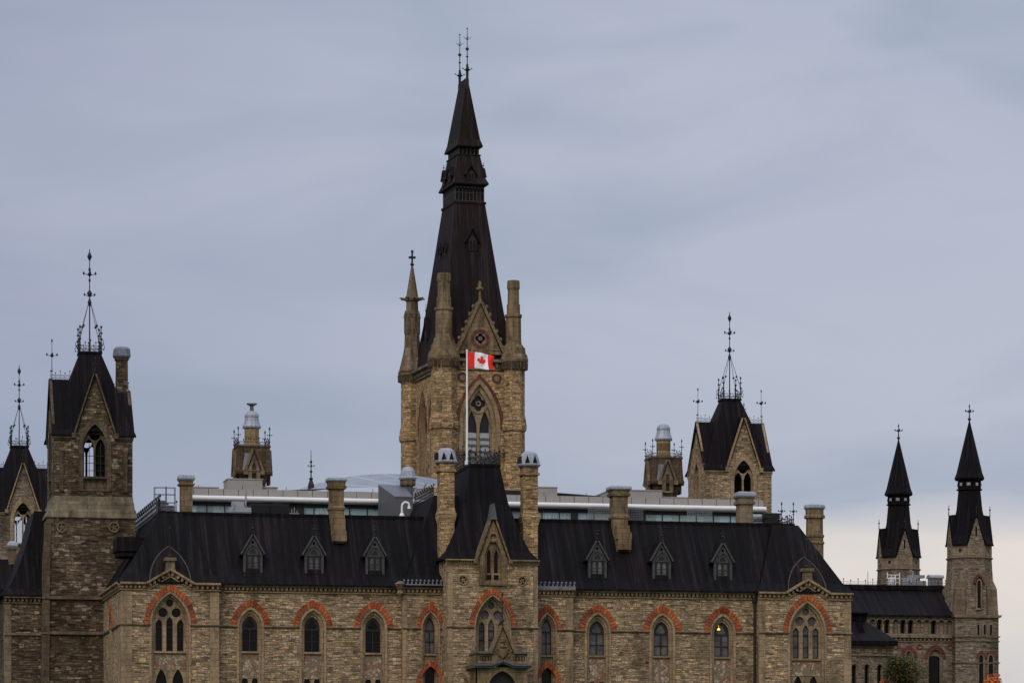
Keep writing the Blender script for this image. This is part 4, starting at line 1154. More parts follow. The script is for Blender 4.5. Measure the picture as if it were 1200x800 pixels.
hd = MB(); hd.poly([(-1.0, .74, -.7), (1.0, .74, -.7), (1.0, .74, 3), (-1.0, .74, 3)]); hd.poly([(-1.05, .665, -.45), (1.05, .665, -.45), (1.05, .665, 3), (-1.05, .665, 3)]); ob('recess', hd, 'frame', bwin, local=True)
qr = MB(); qr.panel(circ(0, 2.15, .92, 20), [circ(0, 2.15, .80, 20)], .38, .5); qr.panel(circ(0, 2.15, .25, 10), [circ(0, 2.15, .13, 8)], .4, .6); ob('tracery_ring', qr, 'trim', bwin, local=True)
for sgn in (-1, 1):
    q = gothic_window(MT, (-L2 + L2 - W2, sgn * 1.9, zsp), 1.2, bh * .85, .4, bh * .7, -6.45, .5, [lancet(0, .62, -5.8, -.2, 2.1)], brick=(1.6, bh * .85 + .35, 10), brick_mat='redstone_dark', trim='trim', pane='glass_dark', rz=-pi / 2, local=True, name='belfry_window')
# roundels beside the arch
for px in (540, 581.6):
    x = (px - 560.8) * sM; z = mz(442.5)
    m = MB(); m.panel(circ(x, z, .43), [circ(x, z, .27)], -L2 - .1, -L2 + .1); o = ob('roundel', m, 'redstone_dark', MT, local=True)
    m = MB(); m.panel(circ(x, z, .28), [circ(x, z, .06, 8)], -L2 - .05, -L2 + .1); ob('disc', m, 'trim_grey', o, local=True)
# corbelled cornice
cn = MB()
for k, (hw_, hl) in enumerate(((W2, L2), (L2, W2), (W2, L2), (L2, W2))):
    a_ = [0, -pi / 2, pi, pi / 2][k]; ca, sa = cos(a_), sin(a_)
    cn.xf = lambda x, y, z, ca=ca, sa=sa: (x * ca - y * sa, x * sa + y * ca, z)
    cornice(cn, [(-hw_, mz(421)), (hw_, mz(421))], -hl - .02 * k, .95, .5, .22, .5)
ob('cornice', cn, 'trim_dark', MT, local=True)
# gable with rose
gz, ga = mz(415), mz(357); gw_ = 26.5 * sM
gb = MB(); rzz = mz(397)
gb.panel([(-gw_, gz), (gw_, gz), (0, ga)], [circ(0, rzz, .52, 20)], -L2 - .25, -L2 + .3)
gb.prism([(-gw_, gz), (gw_, gz), (0, ga)], -L2 + .3, -L2 + .6)
for s in (-1, 1): gb.panel([(s * 1.35 - .42, gz + .35), (s * 1.35 + .42, gz + .35), (s * 1.35, gz + 1.1)], [[(s * 1.35 - .22, gz + .45), (s * 1.35 + .22, gz + .45), (s * 1.35, gz + .85)]], -L2 - .33, -L2 - .2)
for s in (-.13, .13): gb.box(s - .04, s + .04, -L2 - .3, -L2 - .22, mz(382), mz(374))
gab = ob('gable', gb, 'trim_warm', MT, local=True)
m = MB(); voussoirs(m, 0, rzz, .56, .56, .84, .84, -L2 - .34, -L2 - .2, 8); m2 = [(x, 2 * rzz - z) for x, z in []]
m.panel(circ(0, rzz, .86, 24), [circ(0, rzz, .6, 24)], -L2 - .31, -L2 - .1); ob('rose_ring', m, 'redstone_dark', gab, local=True)
m = MB(); m.panel(circ(0, rzz, .6, 20), [foil(0, rzz, .5, 4, 6, 0)], -L2 - .28, -L2 + .1); m.panel(circ(0, rzz, .18, 10), [circ(0, rzz, .08, 8)], -L2 - .3, -L2); ob('rose', m, 'trim_grey', gab, local=True)
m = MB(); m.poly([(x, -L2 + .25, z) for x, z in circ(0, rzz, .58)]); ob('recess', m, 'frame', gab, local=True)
cp = MB()
cp.ribbon([(-gw_ - .1, gz), (0, ga + .15)], .26, -L2 - .42, -L2 + .5); cp.ribbon([(0, ga + .15), (gw_ + .1, gz)], .26, -L2 - .423, -L2 + .5)
for s in (-1, 1):
    for i in range(6):
        t_ = (i + .4) / 6.2; x = s * gw_ * (1 - t_); z = gz + (ga - gz) * t_
        cp.ngon(x + s * .36, -L2 - .1, [(z + .2, .05), (z + .32, .16), (z + .5, .12), (z + .58, .04)], 6); cp.tube((x, -L2 - .1, z + .1), (x + s * .34, -L2 - .1, z + .38), .07, .06, 5)
cp.ngon(0, -L2 - .1, [(ga, .2), (ga + .35, .2), (ga + .5, .12), (ga + 1.3, .1), (ga + 1.32, .28), (ga + 1.5, .3), (ga + 1.6, .14), (ga + 1.9, .16), (ga + 2.15, .04)], 8)
for a_ in range(4): cp.gem(.3 * cos(a_ * pi / 2), -L2 - .1 + .3 * sin(a_ * pi / 2), ga + 1.42, .1, .13)
ob('gable_coping', cp, 'trim_warm', MT, local=True)
# corner turrets
def turret(x, y, st, name='corner_turret', cx2=None):
    m = MB(); m.ngon(x, y, [(0, 15 * sM)] + [(mz(py), pw / 2 * sM * 1.03) for py, pw in st], 8)
    o = ob(name, m, 'rubble_warm', MT, local=True)
    r = 17.0 * sM * max(p for _, p in st) / 37; m = MB()
    for i in range(20):
        a_ = 2 * pi * i / 20; m.rects([(mz(432), x + r * cos(a_) - .1, x + r * cos(a_) + .1, y + r * sin(a_) - .1, y + r * sin(a_) + .1), (mz(424), x + r * cos(a_) - .13, x + r * cos(a_) + .13, y + r * sin(a_) - .13, y + r * sin(a_) + .13)])
    m.ngon(x, y, [(mz(424), r * 1.02), (mz(421), r * 1.1), (mz(419.5), r * 1.1)])
    ob('corbel_ring', m, 'trim_soot', o, local=True)
    return o
stF = [(505, 29), (503.5, 33), (500, 34), (497, 34), (493, 32), (492, 32.5), (485, 29), (434, 29), (432, 31), (425, 33), (422, 37), (419, 37), (413, 34), (412.6, 31), (405, 29), (404.6, 26), (398, 24), (397.6, 21), (393, 19.5), (366, 19), (365, 21.5), (362, 21.5), (361, 16.5), (350, 16.5), (349.5, 14.5), (333, 14), (331, 16), (324, 15.5), (322, 15)]
tl = turret(-W2 + .05, -L2 + .1, [s for s in stF if s[0] > 420])
def turret_top(x, y, st):
    m = MB(); m.ngon(x, y, [(mz(py), pw / 2 * sM * 1.03) for py, pw in st], 8)
    return m
ob('turret_chimney', turret_top(-W2 + .05, -L2 + .1, [s for s in stF if s[0] <= 422]), 'trim_warm', tl, local=True)
tr = turret(W2 - .15, -L2 + .1, [(s[0], s[1] * .9) for s in stF if s[0] > 420])
ob('turret_chimney', turret_top(W2 - .15, -L2 + .1, [(py + (5 if py < 400 else 1), pw * .92) for py, pw in stF if py <= 422]), 'trim_warm', tr, local=True)
for sx in (-1, 1):
    st = [s for s in stF if s[0] > 396]
    tb = turret(sx * (W2 + .1), L2 - .1, [(py, pw * .92) for py, pw in st if py > 420])
    x, y = sx * (W2 + .1), L2 - .1
    m = MB(); m.ngon(x, y, [(mz(py), pw / 2 * sM * 1.05) for py, pw in ((421, 31), (419, 31), (400, 22), (391, 18.5), (370, 17), (352, 16), (350, 18), (349, 14.5), (335, 13.5), (334, 17), (331, 18), (329, 14), (292, 2.6), (290, 2))], 8)
    for i in range(8):
        a_ = 2 * pi * i / 8; r = 17 * sM / 2; qx, qy = x + r * cos(a_), y + r * sin(a_)
        m.ngon(qx, qy, [(mz(374), .12), (mz(356), .12), (mz(354), .18), (mz(346), .03)], 5)
        r = 17 * sM / 2; m.tube((x + r * cos(a_), y + r * sin(a_), mz(332)), (x + (r + .55) * cos(a_), y + (r + .55) * sin(a_), mz(331)), .12, .06, 5)
    ob('pinnacle', m, 'trim_dark', tb, local=True)
    m = MB(); z = mz(290); m.box(x - .07, x + .07, y - .07, y + .07, z - .1, z + 1.1); m.box(x - .32, x + .32, y - .06, y + .06, z + .55, z + .75); m.gem(x, y, z + 1.2, .16, .2); m.gem(x, y, z, .22, .25)
    ob('cross', m, 'iron', tb, local=True)
# spire
rb = MB()
rb.rects([(mz(426), -W2 - .1, W2 + .1, -L2 - .1, L2 + .1), (mz(420), -W2 + .05, W2 - .05, -L2 + .05, L2 - .05), (ms(370), -2.62, 2.62, -4.22, 4.22), (ms(300), -1.98, 1.98, -3.1, 3.1), (ms(240), -1.42, 1.42, -2.2, 2.2)])
ob('spire_roof', rb, 'roof_brown', MT, local=True)
ga_ = MB()
ga_.rects([(ms(241.5), -1.52, 1.52, -2.3, 2.3), (ms(239), -1.52, 1.52, -2.3, 2.3)]); ga_.rects([(ms(239), -1.34, 1.34, -2.1, 2.1), (ms(218), -1.34, 1.34, -2.1, 2.1)])
gf_ = MB(); gf_.rects([(ms(229), -1.37, 1.37, -2.13, 2.13), (ms(228.2), -1.37, 1.37, -2.13, 2.13)]); gf_.rects([(ms(239), -1.4, 1.4, -2.16, 2.16), (ms(238), -1.4, 1.4, -2.16, 2.16)])
for i in range(9):
    x = -1.34 + 2.68 * i / 8; [gf_.box(x - .03, x + .03, q - .02, q + .02, ms(239), ms(219)) for q in (-2.12, 2.12)]
for i in range(12):
    y = -2.1 + 4.2 * i / 11; [gf_.box(q - .02, q + .02, y - .03, y + .03, ms(239), ms(219)) for q in (-1.36, 1.36)]
ob('gallery_frame', gf_, 'dormer', MT, local=True)
ob('gallery', ga_, 'roof_brown', MT, local=True)
tb_ = MB()
for i in range(8):
    x = -1.19 + 2.38 * i / 7; tb_.panel(circ(x, ms(222.5), .09, 8), [], -2.2, -2.1)
ob('gallery_roundel', tb_, 'lead_dark', MT, local=True)
r2 = MB()
r2.rects([(ms(220), -1.62, 1.62, -2.75, 2.75), (ms(218.6), -1.64, 1.64, -2.77, 2.77), (ms(212), -1.42, 1.42, -2.45, 2.45), (ms(184), -1.05, 1.05, -1.85, 1.85)])
ob('upper_roof', r2, 'roof_brown', MT, local=True)
def lucarne(x, y, z, w_, h_, a_, depth_=1.1, mat='roof_brown', wm='frame'):
    ca, sa = cos(a_), sin(a_); xf = lambda u, v, q: (x + u * ca - v * sa, y + u * sa + v * ca, z + q)
    m = MB(xf); m.prism([(-w_, 0), (w_, 0), (w_, h_ * .5), (0, h_), (-w_, h_ * .5)], 0, depth_)
    m.ribbon([(-w_ * 1.35, h_ * .4), (0, h_ * 1.08)], .1, -.14, depth_); m.ribbon([(0, h_ * 1.08), (w_ * 1.35, h_ * .4)], .1, -.143, depth_)
    m.tube((0, 0, h_), (0, 0, h_ * 1.5), .04, .02, 4); m.gem(0, 0, h_ * 1.3, .09, .1)
    o = ob('lucarne', m, mat, MT, local=True)
    m = MB(xf); m.panel(lancet(0, w_ * .72, .1, h_ * .38, h_ * .36), [lancet(s * w_ * .33, w_ * .24, .16, h_ * .36, h_ * .2) for s in (-1, 1)], -.05, .02); ob('frame', m, wm, o, local=True)
lucarne(0, -2.62, ms(216), .42, 1.25, 0)
for q in (-1.0, 1.0):
    lucarne(-1.6, q, ms(216), .45, 1.35, -pi / 2); lucarne(1.6, q, ms(216), .45, 1.35, pi / 2)
lucarne(0, -3.12, ms(299), .5, 1.9, 0)
for q in (-1.1, .7): lucarne(-2.02, q, ms(302), .3, 1.1, -pi / 2)
for q in (-2.4, 2.2): lucarne(-2.98, q, ms(410), .55, 3.0, -pi / 2, 1.6, 'roof_brown')
ln = MB()
ln.rects([(ms(184.5), -1.12, 1.12, -1.92, 1.92), (ms(183), -1.12, 1.12, -1.92, 1.92)]); ln.rects([(ms(183), -.9, .9, -1.7, 1.7), (ms(173), -.9, .9, -1.7, 1.7)])
lf = MB(); lf.rects([(ms(178.2), -.96, .96, -1.76, 1.76), (ms(177.4), -.96, .96, -1.76, 1.76)])
for i in range(6):
    x = -.92 + 1.84 * i / 5; [lf.box(x - .05, x + .05, q - .03, q + .03, ms(183), ms(173.5)) for q in (-1.75, 1.75)]
for i in range(9):
    y = -1.72 + 3.44 * i / 8; [lf.box(q - .03, q + .03, y - .05, y + .05, ms(183), ms(173.5)) for q in (-.95, .95)]
ob('lantern', ln, 'roof_brown', MT, local=True); ob('lantern_frame', lf, 'dormer', MT, local=True)
tp = MB(); tp.rects([(ms(175), -1.20, 1.20, -2.28, 2.28), (ms(173.6), -1.21, 1.21, -2.3, 2.3), (ms(166), -1.02, 1.02, -2.05, 2.05), (ms(96), -.10, .10, -1.3, 1.3), (ms(92), -.06, .06, -1.32, 1.32)])
ob('top_spire', tp, 'roof_diag', MT, local=True)
for sy in (-1, 1):
    f = MB(); y = sy * 1.3; z = ms(96)
    f.ngon(0, y, [(z - .8, .16), (z + .1, .16), (z + .3, .12), (z + .9, .13), (z + 1.0, .28), (z + 1.15, .12), (z + 1.5, .10)], 8)
    f.tube((0, y, z + 1.4), (0, y, z + 4.7), .05, .025, 5)
    for a_ in range(4): f.tube((0, y, z + .85), (.42 * cos(a_ * pi / 2), y + .42 * sin(a_ * pi / 2), z + 1.1), .05, .03, 4); f.gem(.42 * cos(a_ * pi / 2), y + .42 * sin(a_ * pi / 2), z + 1.12, .09, .07)
    f.gem(0, y, z + 2.2, .14, .13); f.gem(0, y, z + 2.9, .2, .22)
    for a_ in range(4): f.tube((0, y, z + 3.7), (.36 * cos(a_ * pi / 2), y + .36 * sin(a_ * pi / 2), z + 4.0), .03, .02, 4)
    f.gem(0, y, z + 4.75, .09, .1)
    ob('iron_finial', f, 'iron', MT, local=True)
cr = MB(); cresting(cr, (-W2, -L2 - .4, mz(536)), (W2, -L2 - .4, mz(536)), .9, .4, .03); ob('cresting', cr, 'iron', MT, local=True)
# ------------------------------------------------------------------ chimney turrets behind the range
def chimney_turret(px, Y, top, yoke, label, k=1.0, under=None):
    """top: photo row of the cap's top; k scales the rows below it"""
    s = S(px, Y); u = s * k; hw = 20.5 * u; cy = Y + hw; z = lambda d: Z(top + d * k, px, cy); cx = X(px, cy)
    R_ = thing('chimney_turret', label, 'turret', (cx, cy, G), 0, 'lead capped chimney turrets')
    m = MB(); m.ngon(cx, cy, [(G, 17 * u), (z(68), 17 * u)]); ob('drum', m, 'trim_warm', R_)
    b = MB(); b.sq(cx, cy, [(z(82), hw * .72), (z(74), hw * .8), (z(71), hw * 1.0)]); b.sq(cx, cy, [(z(71), hw * 1.02), (z(68), hw * 1.05), (z(66), hw * .98), (z(41), hw * .92), (z(39), hw * .97), (z(38), hw * .97)])
    ob('turret_roof', b, 'slate', R_)
    g_ = MB()
    for a_ in (0, -pi / 2, pi, pi / 2):
        ca, sa = cos(a_), sin(a_); g_.xf = lambda x, y, q, ca=ca, sa=sa: (cx + x * ca - y * sa, cy + x * sa + y * ca, q)
        g_.panel([(-7 * u, z(82)), (7 * u, z(82)), (7 * u, z(66)), (0, z(46)), (-7 * u, z(66))], [lancet(0, 2.6 * u, z(80), z(66), 8 * u)], -hw * 1.04, -hw * .9)
        g_.ribbon([(-9.5 * u, z(68)), (0, z(42))], .16, -hw * 1.12, -hw * .5); g_.ribbon([(0, z(42)), (9.5 * u, z(68))], .16, -hw * 1.122, -hw * .5)
        for c_ in (-1, 1): g_.box(c_ * 10 * u - .18, c_ * 10 * u + .18, -hw * 1.12, -hw * .9, z(72), z(67))
    g_.xf = None
    ob('gablet', g_, 'trim_dark', R_)
    d = MB(); 
    for a_ in (0, -pi / 2, pi, pi / 2):
        ca, sa = cos(a_), sin(a_); d.xf = lambda x, y, q, ca=ca, sa=sa: (cx + x * ca - y * sa, cy + x * sa + y * ca, q)
        d.poly([(-4 * u, -hw * .92, z(82)), (4 * u, -hw * .92, z(82)), (4 * u, -hw * .92, z(56)), (-4 * u, -hw * .92, z(56))])
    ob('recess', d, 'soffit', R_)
    fl = MB(); fl.loft([[(cx - 14 * u, cy - hw * 1.06, z(67)), (cx - 8 * u, cy - hw * 1.06, z(67)), (cx - 4 * u, cy - hw * .965, z(47)), (cx - 11 * u, cy - hw * .965, z(47))], [(cx - 14 * u, cy - hw * .9, z(67)), (cx - 8 * u, cy - hw * .9, z(67)), (cx - 4 * u, cy - hw * .9, z(47)), (cx - 11 * u, cy - hw * .9, z(47))]]); ob('flashing', fl, 'lead_mid', R_)
    st = MB(); st.ngon(cx, cy, [(z(39), 9.4 * u), (z(36), 9.4 * u), (z(34), 8.8 * u), (z(15.5), 8.8 * u)]); o = ob('stack', st, 'band', R_)
    c = MB(); c.ngon(cx, cy, [(z(16), 10.6 * u), (z(14), 11.2 * u), (z(12), 10.2 * u), (z(8), 8.8 * u), (z(3), 7.9 * u), (z(2.5), 8.6 * u), (z(0), 8.2 * u), (z(-3), 6.2 * u), (z(-4.5), 3.2 * u)], 12); ob('stack_cap', c, 'lead', o)
    if yoke:
        c = MB(); c.ngon(cx, cy, [(z(-4), 3.2 * u), (z(-6), 2.4 * u), (z(-10), 2.2 * u), (z(-11), 3.5 * u)], 8); c.box(cx - 5.8 * u, cx + 5.8 * u, cy - 3 * u, cy + 3 * u, z(-13.5), z(-12)); c.box(cx - 4 * u, cx + 4 * u, cy - 2 * u, cy + 2 * u, z(-12), z(-11)); ob('cowl', c, 'lead_dark', o)
    r = MB(); e = hw * .9
    for (ax, ay), (bx, by) in (((-1, -1), (1, -1)), ((1, -1), (1, 1)), ((1, 1), (-1, 1)), ((-1, 1), (-1, -1))):
        cresting(r, (cx + ax * e, cy + ay * e, z(38)), (cx + bx * e, cy + by * e, z(38)), 9 * u, .4, .022); small_finial(r, cx + ax * e, cy + ay * e, z(38), 20 * u, .035, .3)
    ob('cresting', r, 'iron', R_)
    return R_
chimney_turret(295, 21.0, 486, True, 'nearer chimney turret with a flat T shaped cowl on its domed lead cap', 1.0)
chimney_turret(777.5, 46.0, 501, False, 'smaller chimney turret standing beside the ochre gabled tower, without a cowl', .95)

# ------------------------------------------------------------------ modern glass roofed hall in the courtyard
Yh = 17.0
HL = thing('glass_roofed_hall', 'modern low hall with a cream fascia, teal glass band and pale glass roof', 'hall', (0, Yh, G))
hx0, hx1 = X(222, Yh), X(897, Yh); zf0, zf1 = Z(591.8, 462, Yh), Z(584.6, 462, Yh)
m = MB(); n_ = 8
m.loft([[(x, Yh - .0 - .35 * sin(pi * i / n_), zf0 + (zf1 - zf0) * (1 - cos(pi * i / n_)) / 2) for i in range(n_ + 1)] + [(x, Yh + .5, zf1), (x, Yh + .5, zf0)] for x in (hx0, hx1)]); ob('fascia', m, 'fascia', HL, smooth=False)
m = MB(); m.box(hx0, hx1, Yh + .45, Yh + 1.2, zf0 - .05, zf0 + .04); ob('soffit', m, 'soffit', HL)
m = MB(); m.box(hx0, hx1, Yh + .44, Yh + .5, zf0 - 6, zf0 - .05); ob('glass_band', m, 'teal', HL)
m = MB(); m.box(hx0, hx1, Yh + .3, Yh + .42, zf0 - .26, zf0 - .01)
for i in range(34):
    x = hx0 + (hx1 - hx0) * i / 33; m.box(x - .035, x + .035, Yh + .36, Yh + .43, zf0 - 6, zf0 - .02)
ob('mullion', m, 'frame', HL)
xm0, xm1 = X(300, Yh + 2.8), X(352, Yh + 2.8)
m = MB()
for a, b in ((X(293, 20), X(350, 20)), (X(660, 20), X(668, 20)), (X(728, 20), X(745, 20))): m.box(a, b, Yh + .2, Yh + .29, zf0 - 6, zf0 - .3)
ob('dark_panel', m, 'soffit', HL)
m = MB(); zp = Z(577, 462, Yh + .8); m.box(hx0, hx1, Yh + .6, Yh + 1.0, zf1 - .2, zp); m.cur = 1
for i in range(40):
    x = hx0 + .4 + (hx1 - hx0 - .8) * i / 39; m.box(x - .018, x + .018, Yh + .59, Yh + .61, zf1, zp - .02)
for i in range(14):
    x = hx0 + .8 + (hx1 - hx0 - 1.6) * i / 13; m.tube((x, Yh + .8, zp), (x, Yh + .8, zp + .3), .03, .02, 4)
ob('parapet', m, ['parapet', 'frame'], HL)
# shallow curved glass roof
m = MB(); Yg0, Yg1 = 20.0, 46.0; NX = 30; gx0, gx1 = X(326, Yg0), X(724, Yg0)
zg0 = Z(578, 450, Yg0); zgt = Z(563.5, 500, Yg1)
pts = []
for j, t in enumerate((0, .5, 1.0)):
    Y = Yg0 + (Yg1 - Yg0) * t
    for i in range(NX + 1):
        u = i / NX; x = gx0 + (gx1 - gx0) * u
        arc = (1 - (2 * u - 1) ** 2)
        pts.append((x, Y, zg0 + .05 + (zgt - zg0) * arc * t + .5 * arc))
m.add(pts, [[j * (NX + 1) + i, j * (NX + 1) + i + 1, (j + 1) * (NX + 1) + i + 1, (j + 1) * (NX + 1) + i] for j in range(2) for i in range(NX)])
m.add([(gx0, Yg0, zg0 - 2), (gx1, Yg0, zg0 - 2), (gx1, Yg1, zg0 - 2), (gx0, Yg1, zg0 - 2)], [[0, 1, 2, 3]])
ob('glass_roof', m, 'skylight', HL, smooth=False)
def roof_box(px0, px1, py0, py1, Y, d, mat='parapet', name='roof_box', bev=.04):
    a, b, z0, z1 = X(px0, Y), X(px1, Y), Z(py0, (px0 + px1) / 2, Y), Z(py1, (px0 + px1) / 2, Y)
    m = MB(); m.box(a, b, Y, Y + d, z0 - 1.5, z1 - .08); m.box(a - .05, b + .05, Y - .05, Y + d + .05, z1 - .08, z1)
    return ob(name, m, mat, HL)
roof_box(225, 256, 584, 570, 17.8, 6)
roof_box(267, 307.5, 582, 560.5, 18.2, 2.5); roof_box(306, 325, 578, 570, 18.6, 4); roof_box(264.5, 270, 580, 574, 18.6, 3)
roof_box(631, 653, 592, 570, 18.0, 5); roof_box(716, 776, 596, 573.5, 18.2, 6); roof_box(776, 806, 596, 582, 18.6, 4)
# sloped grey sheet metal link roof with its small chimney
Yl = 11.5
a, b = X(463, Yl), X(484, Yl); z0, z1 = Z(612, 480, Yl), Z(582, 480, Yl); zt_ = Z(568, 470, Yl + 4)
m = MB(); m.loft([[(a, Yl, z0), (b, Yl, z0), (b, Yl + 4, z0), (a - .6, Yl + 4, z0)], [(a, Yl, z1), (b, Yl, z1), (b, Yl + 4, zt_), (a - .6, Yl + 4, zt_)]]); m.box(a - .03, b, Yl - .04, Yl + .1, z1 - .06, z1 + .03)
ob('link_roof', m, 'grey', HL)
Yc = 14.5; cx = X(479.5, Yc); s = S(479, Yc); zz = lambda py: Z(py, 479, Yc)
m = MB(); m.ngon(cx, Yc + .6, [(zz(585), 6.4 * s), (zz(568), 6.4 * s)]); o = ob('vent_stack', m, 'grey', HL)
m = MB(); m.ngon(cx, Yc + .6, [(zz(568), 9 * s), (zz(566), 9.6 * s), (zz(560), 9.2 * s)]); ob('stack_band', m, 'trim_warm', o)
m = MB(); m.ngon(cx, Yc + .6, [(zz(561), 10.4 * s), (zz(559), 11 * s), (zz(557.5), 9.8 * s), (zz(551), 8.2 * s), (zz(547.5), 6 * s), (zz(546), 3 * s)]); ob('stack_cap', m, 'lead', o)
m = MB(); q = Yl + 1
m.path([(X(485, q), q, Z(579, 485, q)), (X(489, q), q, Z(572, 489, q)), (X(496, q), q, Z(572, 496, q)), (X(499, q), q, Z(566, 499, q))], .08, 5)
m.box(X(487, q), X(496, q), q - .05, q + .05, Z(577, 490, q), Z(571.5, 490, q)); ob('roof_ladder', m, 'midgrey', HL)

# ------------------------------------------------------------------ loose machines on the roof deck
zd = ZR + .22
def machine(name, label, cat, px, Y, build, mat, group=None, zbase=None):
    zb_ = zd if zbase is None else zbase
    m = MB(); build(m, S(px, Y)); o = ob(name, m, mat, local=True); o.location = (X(px, Y), Y, zb_)
    tag(o, label, cat, group); return o
def gooseneck(m, s):
    m.path([(0, 0, 0), (0, 0, .85), (.12, 0, 1.05), (.34, 0, 1.1), (.52, 0, 1.0), (.55, 0, .78)], .085, 7); m.ngon(0, 0, [(0, .2), (.12, .2), (.3, .1)], 8); m.ngon(.55, 0, [(.62, .15), (.8, .12)], 8)
machine('gooseneck_vent', 'white gooseneck vent pipe on the roof edge beside the grey sloped link roof', 'vent', 471, 4.3, gooseneck, 'white')
def unit(m, s):
    m.rects([(0, -.7, .7, -.5, .5), (.95, -.7, .7, -.5, .5)]); m.ngon(0, 0, [(.95, .45), (1.05, .48), (1.08, .3)], 12)
    for i in range(6): m.box(-.66, .66, -.53, -.49, .12 + .13 * i, .17 + .13 * i)
for px, label in ((303.5, 'black cooling unit on the roof deck, left of its twin before the teal glass'), (327, 'black cooling unit on the roof deck, nearer the pale chimney of the pair')):
    machine('cooling_unit', label, 'machine', px, 6.5, unit, 'black', 'black cooling units on the roof deck')
def pale_vents(m, s):
    m.box(-.8, .8, -.35, .35, 0, .6); m.box(-.6, .3, -.3, .3, .6, 1.05); m.tube((.45, 0, .5), (.45, 0, 1.9), .07, .07, 6); m.tube((-.5, -.3, .1), (-.5, -.5, .9), .03, .03, 4); m.box(-.85, .85, -.4, -.36, .28, .33)
machine('ventilation_unit', 'pale ventilation unit with an upright pipe below the cream fascia', 'machine', 281, 6.0, pale_vents, 'midgrey')
def stub(m, s):
    m.tube((-.2, 0, 0), (-.2, 0, .5), .03, .03, 5); m.tube((0, 0, 0), (0, 0, .62), .035, .03, 5); m.tube((.22, 0, 0), (.2, 0, .4), .03, .03, 5); m.box(-.35, .35, -.05, .05, .14, .2)
for px, w_ in ((345, 'beside the black cooling units'), (377, 'just left of the tall stone chimney'), (256, 'near the south end of the teal glass'), (650, 'behind the pavilion chimney in the right half'), (690, 'before the pale wire screen')):
    machine('vent_pipes', 'cluster of short grey vent pipes ' + w_, 'vent', px, 5.2, stub, 'midgrey', 'clusters of vent pipes on the roof deck')
def screen(m, s, w_=1.9, h_=1.15):
    for i in range(16):
        x = -w_ / 2 + w_ * i / 15; m.tube((x, 0, 0), (x, 0, h_ * (.88 + .12 * sin(pi * i / 15))), .022, .022, 3)
    for i in range(9):
        z = h_ * .98 * i / 9 + .05; m.tube((-w_ / 2, -.02, z), (w_ / 2, -.02, z), .018, .018, 3)
for px, w_ in ((704, 'left of the leaning stone chimney'), (739, 'right of the leaning stone chimney'), (820, 'near the cream fascia at the end')):
    machine('wire_screen', 'silvery wire mesh screen on the roof deck ' + w_, 'screen', px, 4.6, screen, 'midgrey', 'wire mesh screens on the roof deck')
def rack(m, s):
    for x in (-.75, .75):
        for y in (-.3, .3): m.tube((x, y, 0), (x, y, 1.9), .03, .03, 4)
    for z in (.8, 1.4, 1.9): m.path([(-.75, -.3, z), (.75, -.3, z), (.75, .3, z), (-.75, .3, z), (-.75, -.3, z)], .025, 4)
    m.box(-.6, .1, -.25, .25, 0, .95); m.box(.2, .65, -.2, .2, 0, .6); m.tube((.1, 0, 0), (.1, 0, 2.0), .07, .05, 5)
machine('roof_railing', 'steel railing cage around a hatch at the south end of the roof deck', 'railing', 193, 5.4, rack, 'grey')
def stack2(m, s):
    for z in (0, .47):
        m.rects([(z, -.6, .6, -.4, .4), (z + .38, -.6, .6, -.4, .4), (z + .42, -.5, .5, -.3, .3)])
    m.box(-.5, .5, -.3, .3, .4, .48)
machine('equipment_box', 'two stacked black equipment boxes on the north end of the roof deck', 'machine', 903.5, 5.0, stack2, 'black')
def drumv(m, s):
    m.box(-.6, .6, -.4, .4, 0, .25); m.tube((-.6, 0, .55), (.6, 0, .55), .3, .3, 12)
machine('drum_vent', 'pale drum shaped vent lying left of the black equipment boxes', 'vent', 889, 5.6, drumv, 'midgrey')
def antenna(m, s):
    m.ngon(0, 0, [(-.4, .3), (.2, .26), (.6, .12), (.7, .2), (.8, .1)], 8); m.tube((0, 0, .7), (0, 0, 3.1), .06, .02, 5); fleur(m, 0, 0, 1.75, .42, .03); m.gem(0, 0, 1.3, .14, .16); m.gem(0, 0, 2.1, .12, .2)
o = machine('iron_finial', 'lone black iron finial rising from the glass roof left of the tallest tower', 'finial', 364.5, 40, antenna, 'iron', zbase=Z(570.5, 364, 40))

# ------------------------------------------------------------------ side range at the south end
Yw = 13.2
SW = thing('side_range', 'narrow stretch of stone range with a steep dark hip, tucked against the blackened tower', 'building', (X(20, Yw), Yw, G))
a, b = X(5.5, Yw), X(58, Yw); ze_ = Z(698, 25, Yw)
m = MB(); m.rects([(G, a, b, Yw, Yw + 10), (ze_, a, b, Yw, Yw + 10)]); ob('wall', m, 'rubble_dark', SW)
m = MB(); cornice(m, [(a - .1, ze_), (b, ze_)], Yw, .55); z = Z(742, 25, Yw); m.box(a - .1, b, Yw - .14, Yw, z - .12, z + .06); m.box(a - .04, a + .5, Yw - .04, Yw + .2, G, ze_ - .5); ob('cornice', m, 'trim_dark', SW)
tx = X(40, Yw + 3.2); zr = Z(598, 42, Yw + 3.2)
m = MB(); H_ = zr - ze_
secs = []
for t, fq in ((0, -.04), (.02, -.04), (.10, .22), (.35, .52), (.7, .82), (1, 1)):
    secs.append((ze_ + H_ * t - .05, a - .25 + (tx - a + .25) * fq, b, Yw - .3 + 3.5 * max(fq, 0) * .95 - (.12 if fq < 0 else 0), Yw + 10))
m.rects(secs); ob('roof', m, 'roof', SW)
w_ = gothic_window(SW, (a + 1.1, Yw, Z(742, 12, Yw)), .45, .9, .15, .7, -4, .2, [lancet(0, .26, -3, -.1, .6)], trim='trim_dark', brick=(.7, 1.25, 7)) if False else None
ch = MB(); Yq = 24; q = S(17, Yq); cxq = X(17, Yq)
